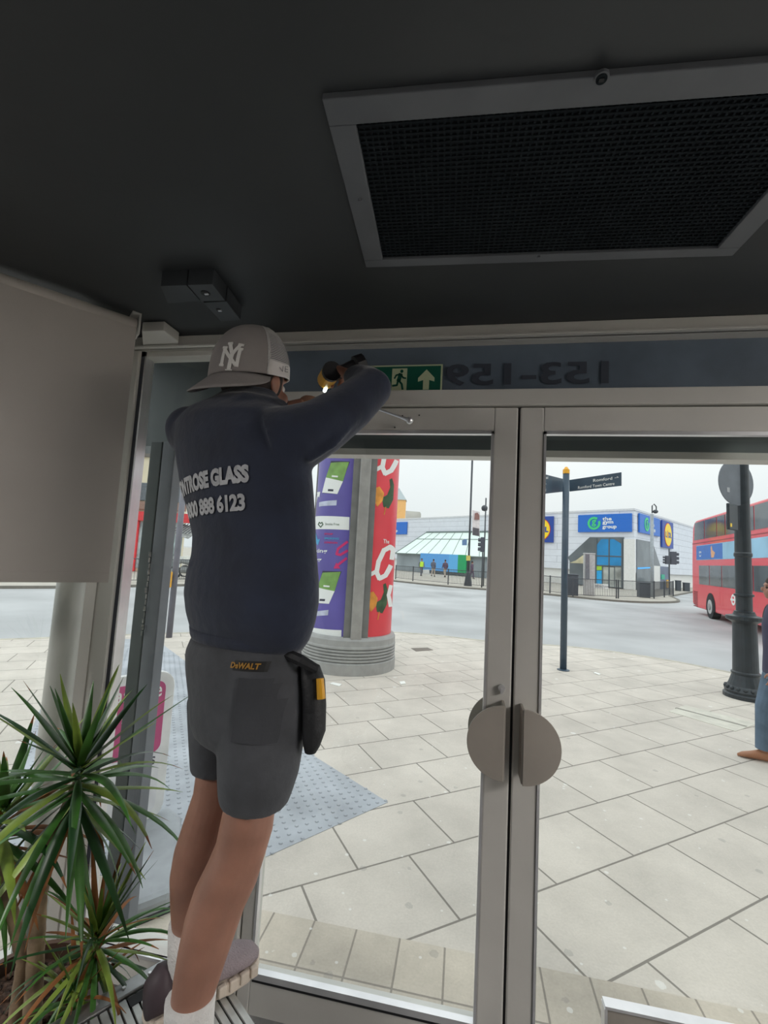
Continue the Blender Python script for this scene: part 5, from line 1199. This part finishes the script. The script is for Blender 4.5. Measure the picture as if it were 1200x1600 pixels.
# horizontal lines of the mesh
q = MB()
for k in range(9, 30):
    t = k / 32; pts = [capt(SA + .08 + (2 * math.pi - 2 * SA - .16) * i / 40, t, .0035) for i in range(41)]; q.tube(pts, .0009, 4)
q.build('mesh_lines', mat('mesh_line_grey', (120, 118, 122), .9), cap)
q = MB(); q.tube([capt(SA, k / 20 * .97, .003) for k in range(21)], .0028, 6); q.tube([capt(-SA, k / 20 * .97, .003) for k in range(21)], .0028, 6); q.build('seam_piping', CAPM, cap)
MB().ball(capt(0, 1.0) + CU * .001, .008, (1, 1, .4)).build('top_button', CAPG, cap)
# brim
q = MB(); N = 24; K = 6; rows = []
for k in range(K + 1):
    row = []
    for i in range(N + 1):
        ph = (-1 + 2 * i / N) * math.radians(66); L = .060 * (max(0, math.cos(ph * 1.30))) ** .55 * k / K
        dr = (CD * math.cos(ph * .55) + CRT * math.sin(ph * .55)); e = capt(ph, 0, .001) + dr * L - CU * (L * 1.05 + .004 * (1 - math.cos(ph * 2)))
        row.append(q.b.verts.new(e))
    rows.append(row)
for A, B in zip(rows, rows[1:]):
    for i in range(N): q.b.faces.new((A[i], A[i + 1], B[i + 1], B[i]))
bo_ = q.build('brim', CAPG, cap, smooth=True); md = bo_.modifiers.new('thickness', 'SOLIDIFY'); md.thickness = .003; md.offset = 0
# dark oval on the brim
b = bmesh.new(); bmesh.ops.create_circle(b, cap_ends=True, segments=20, radius=.017); bmesh.ops.triangulate(b, faces=b.faces)
frs = Fr(at(342, 600, .98), (CRT * -1), (0, 0, 1)); frs = Fr(at(345, 603, .96), Vector((-CD.y * -1, CD.x * -1, 0)) if False else Vector((.98, .2, 0)))
for v in b.verts: v.co.y *= .6
frs = Fr(hit(340, 606, bo_), (.98, .2, 0)); b = project(b, frs, 0, 0, [bo_], .002); q = MB(); q.b.free(); q.b = b; q.build('brim_oval', mat('oval_dark', (60, 58, 60), .4), bo_)
# interlocked NY emblem, embroidered white
EMB = mat('embroidery_white', (234, 232, 228), .8, var=.03, bump=.4, bscale=200)
_h = hit(361, 557, fpn); fn = Fr(_h, Vector((-CD.y, CD.x, 0)))
if fn.n.dot(CD) < 0: fn = Fr(_h, Vector((CD.y, -CD.x, 0)))
def eseg(P, w):
    q = MB()
    for (a, b2), (c, d2) in zip(P, P[1:]):
        v = Vector((c - a, d2 - b2)); L = v.length; v.normalize(); n = Vector((-v.y, v.x)); nn_ = max(2, int(L / .004)); st = []
        for i in range(nn_ + 1):
            row = []
            for k in (-1, 0, 1):
                x = a + v.x * (L * i / nn_) + n.x * w * k; y = b2 + v.y * (L * i / nn_) + n.y * w * k; row.append(q.b.verts.new((x, y, 0)))
            st.append(row)
        for A, B in zip(st, st[1:]):
            for k in (0, 1): q.b.faces.new((A[k], A[k + 1], B[k + 1], B[k]))
    return q.b
def emblem(P, w):
    b = project(eseg(P, w), fn, 0, 0, [fpn], .0030)
    q = MB(); q.b.free(); q.b = b; o = q.build('emblem_stroke', EMB, fpn); md = o.modifiers.new('thickness', 'SOLIDIFY'); md.thickness = .003; md.offset = 1
emblem([(-.022, -.022), (-.019, .022)], .0035); emblem([(-.021, .022), (.016, -.024)], .0042); emblem([(.017, -.026), (.019, .020)], .0035)
emblem([(-.026, .026), (-.013, .024)], .003); emblem([(.012, .022), (.025, .021)], .003); emblem([(-.028, -.021), (-.016, -.023)], .003)
emblem([(-.008, .036), (.003, .006)], .0042); emblem([(.018, .034), (.003, .006)], .0035); emblem([(.003, .006), (-.001, -.036)], .0042)
emblem([(-.014, .036), (-.002, .037)], .003); emblem([(.012, .034), (.024, .033)], .003); emblem([(-.009, -.037), (.007, -.037)], .003)
# maker flag on the side band
fsd = Fr(capt(math.radians(-100), .12) , Vector((1, 0, 0)))
for sg in (1, -1):
    c_ = capt(sg * math.radians(84), .13, .006); 
    if (c_ - EYE).x > (CC - EYE).x: text_on(Fr(c_ - Vector((.008, 0, .008)), Vector((.9, .35, 0))), 'NE', 0, 0, .016, mat('flag_grey', (150, 148, 150), .8), cap, 'side_flag', d=.004)
# hair under the cap
q = MB()
Fh = HF; Rh = Vector((Fh.y, -Fh.x, 0))
g = bmesh.ops.create_uvsphere(q.b, u_segments=20, v_segments=14, radius=1)
M = Matrix((Rh * .082, Fh * .088, Vector((0, 0, .088)))).transposed().to_4x4(); M.translation = HC + Fh * -.004 + Vector((0, 0, .002)); bmesh.ops.transform(q.b, matrix=M, verts=g['verts'])
q.build('hair', HAIR, ft, smooth=True)
# glasses arm / strap not shown; cordless drill in the right hand
dr = thing('cordless_drill', 'yellow and black cordless drill held up to the door closer', 'drill', at(518, 590, 1.42))
DY = mat('drill_yellow', (214, 160, 48), .4, var=.05); DB = mat('drill_black', (30, 30, 33), .5)
a, b = at(497, 590, 1.39), at(520, 588, 1.46)
ddir = (at(500, 604, 1.50) - at(512, 586, 1.37)); ddir.normalize(); dc = at(512, 590, 1.40)
MB().tube([dc - ddir * .075, dc - ddir * .07, dc + ddir * .03, dc + ddir * .045], [.018, .030, .030, .024], 18).build('motor_housing', DY, dr, smooth=False)
MB().tube([dc - ddir * .079, dc - ddir * .060], .031, 18).build('rear_vent', DB, dr)
MB().tube([dc + ddir * .045, dc + ddir * .075, dc + ddir * .085], [.022, .018, .010], 16).build('chuck', DB, dr)
MB().tube([dc + ddir * .085, dc + ddir * .12], .004, 8).build('bit', BEAD, dr)
gd = (at(530, 583, 1.40) - dc); gd = (gd - ddir * gd.dot(ddir)).normalized(); gd = (gd + Vector((0, 0, .05))).normalized()
gp = dc - ddir * .02
MB().tube([gp, gp + gd * .06, gp + gd * .10], [.020, .018, .022], 14, flat=1.2).build('handle', DB, dr)
MB().tube([gp + gd * .095, gp + gd * .10, gp + gd * .13, gp + gd * .135], [.02, .036, .036, .02], 12).build('battery', DB, dr)
MB().tube([dc + ddir * .02 - Vector((0, 0, .03)), dc + ddir * .045 - Vector((0, 0, .035))], .006, 10).build('work_light', mat('led_white', (240, 255, 235), .3, var=0, emit=6), dr)

# ---------------- other people
def figure(label, base, face, H, jacket, trousers, hairc, stride=.0, shoe_c=(60, 50, 46), vox=.012, group=None, skin=SKIN, fine=False, arms=.1, vest=None, name='person'):
    s = H / 1.75; t = thing(name, label, 'person', base, -math.radians(face), group)
    Y_, X_, Z_ = Vector((0, 1, 0)), Vector((1, 0, 0)), Vector((0, 0, 1)); v = lambda x, y, z: Vector((x, y, z)) * s
    hc = v(0, .02, 1.64); q = MB(); head(q, hc, Y_, s)
    legs = []
    for sg in (-1, 1):
        st = stride * sg; hip, kn, an = v(sg * .09, 0, .90), v(sg * .09, st * .28 + .03, .50), v(sg * .09, st * .52 - .02, .09 + (.05 if st < 0 else 0)); legs.append((hip, kn, an))
        q.tube([hip, hip.lerp(kn, .5), kn, kn.lerp(an, .35), an], [.085 * s, .075 * s, .055 * s, .055 * s, .038 * s], 14)
    q.rings([(v(0, 0, .86), v(.15, 0, 0), v(0, .10, 0)), (v(0, 0, 1.08), v(.13, 0, 0), v(0, .09, 0)), (v(0, 0, 1.30), v(.17, 0, 0), v(0, .10, 0)), (v(0, 0, 1.43), v(.15, 0, 0), v(0, .07, 0)), (v(0, 0, 1.50), v(.06, 0, 0), v(0, .055, 0))], 20)
    A = []
    for sg in (-1, 1):
        st = -stride * sg; sh_, el, wr = v(sg * .20, 0, 1.40), v(sg * .245, st * .18 - .02, 1.12), v(sg * .23, st * .38 + arms, .88); A.append((sh_, el, wr))
        q.tube([sh_, el, wr], [.048 * s, .040 * s, .028 * s], 12); hand(q, wr, wr - el, X_ * sg, 1 if sg < 0 else -1, s, (.3, .4, .3))
    q.build('body', skin, t, local=True, remesh=vox, smooth_it=2)
    if fine:
        o = None
        for sg in (-1, 1): MB().ball(hc + v(sg * .031, .073, -.004), .012 * s).build('eye', mat('eye_dark', (50, 38, 32), .2, var=0), t, local=True, smooth=True)
    q = MB(); q.rings([(v(0, 0, .84), v(.19, 0, 0), v(0, .135, 0)), (v(0, 0, 1.05), v(.175, 0, 0), v(0, .125, 0)), (v(0, 0, 1.28), v(.205, 0, 0), v(0, .13, 0)), (v(0, 0, 1.42), v(.19, 0, 0), v(0, .10, 0)), (v(0, 0, 1.49), v(.085, 0, 0), v(0, .075, 0))], 24)
    for sh_, el, wr in A: q.tube([sh_, el, el.lerp(wr, .92)], [.072 * s, .060 * s, .044 * s], 14)
    q.build('jacket', jacket, t, local=True, remesh=vox, smooth_it=3)
    if vest: MB().rings([(v(0, 0, .92), v(.20, 0, 0), v(0, .145, 0)), (v(0, 0, 1.28), v(.214, 0, 0), v(0, .14, 0)), (v(0, 0, 1.44), v(.19, 0, 0), v(0, .11, 0))], 24).build('hi_vis_vest', vest, t, local=True)
    q = MB(); q.rings([(v(0, 0, .78), v(.17, 0, 0), v(0, .12, 0)), (v(0, 0, .98), v(.165, 0, 0), v(0, .115, 0))], 20)
    for hip, kn, an in legs: q.tube([hip, hip.lerp(kn, .5), kn, kn.lerp(an, .5), kn.lerp(an, .96)], [.10 * s, .092 * s, .076 * s, .070 * s, .066 * s], 14)
    q.build('trousers', trousers, t, local=True, remesh=vox, smooth_it=2)
    for hip, kn, an in legs:
        q = MB(); z0 = max(0, an.z - .09 * s); secs = [(Vector((an.x, an.y + f * s, z0 + h * s * .5 + .004)), X_ * w * s, Z_ * h * s * .5) for f, w, h in ((-.08, .025, .06), (-.05, .036, .10), (.02, .040, .10), (.10, .045, .065), (.16, .040, .045), (.20, .015, .02))]
        q.rings(secs, 14); q.build('shoe', mat('shoe_%d_%d_%d' % shoe_c, shoe_c, .5), t, local=True, smooth=True)
    q = MB(); g = bmesh.ops.create_uvsphere(q.b, u_segments=18, v_segments=12, radius=1); M = Matrix.Diagonal(Vector((.091 * s, .104 * s, .098 * s, 1))); M.translation = hc + v(0, -.022, .030); bmesh.ops.transform(q.b, matrix=M, verts=g['verts']); q.build('hair', hairc, t, local=True, smooth=True)
    return t
JN = mat('blue_jeans', (92, 112, 132), .85, var=.1, bump=.2); JK = mat('dark_navy_coat', (52, 52, 78), .8, var=.08)
toe = G(1154, 1186); pf = -72; F_ = az(pf)
bs = toe - F_ * (.52 * .28 - .02 + .20) ; bs.z = GZ
figure('person in a dark jacket, blue jeans and tan shoes walking in at the right edge', (bs.x + .01, bs.y, GZ), pf, 1.76, JK, JN, HAIR, .28, (160, 108, 76), .007, fine=True, arms=-.02)
GRP = 'people behind the far railing'
BK2 = mat('coat_slate', (96, 100, 116), .8); BK3 = mat('coat_plum', (92, 76, 96), .8); TR2 = mat('trouser_grey', (104, 108, 118), .8); TR3 = mat('trouser_beige', (180, 168, 156), .8); VST = mat('vest_yellow', (190, 232, 70), .6)
for px, hy, fy, lab, fc, jk, tr, vs in ((658, 875, 899.5, 'small far person in a yellow hi-vis vest before the blue hoarding', 150, BK2, TR2, VST), (676.5, 876, 899.5, 'small far person in a slate coat, second from the left behind the railing', 20, BK2, TR3, None), (695, 879, 901, 'small far person in a dark coat, third from the left behind the railing', -30, BK3, TR3, None), (737, 883, 904, 'small far person in plum clothes right of the tall street light', 60, BK3, BK3, None)):
    k = 704 * 1.7 / (fy - hy); k = min(k, 44); g = dep(px, fy, k); g.z = GZ - .02
    figure(lab, g, fc, 1.7, jk, tr, HAIR, .3, vox=.02, group=GRP, vest=vs)
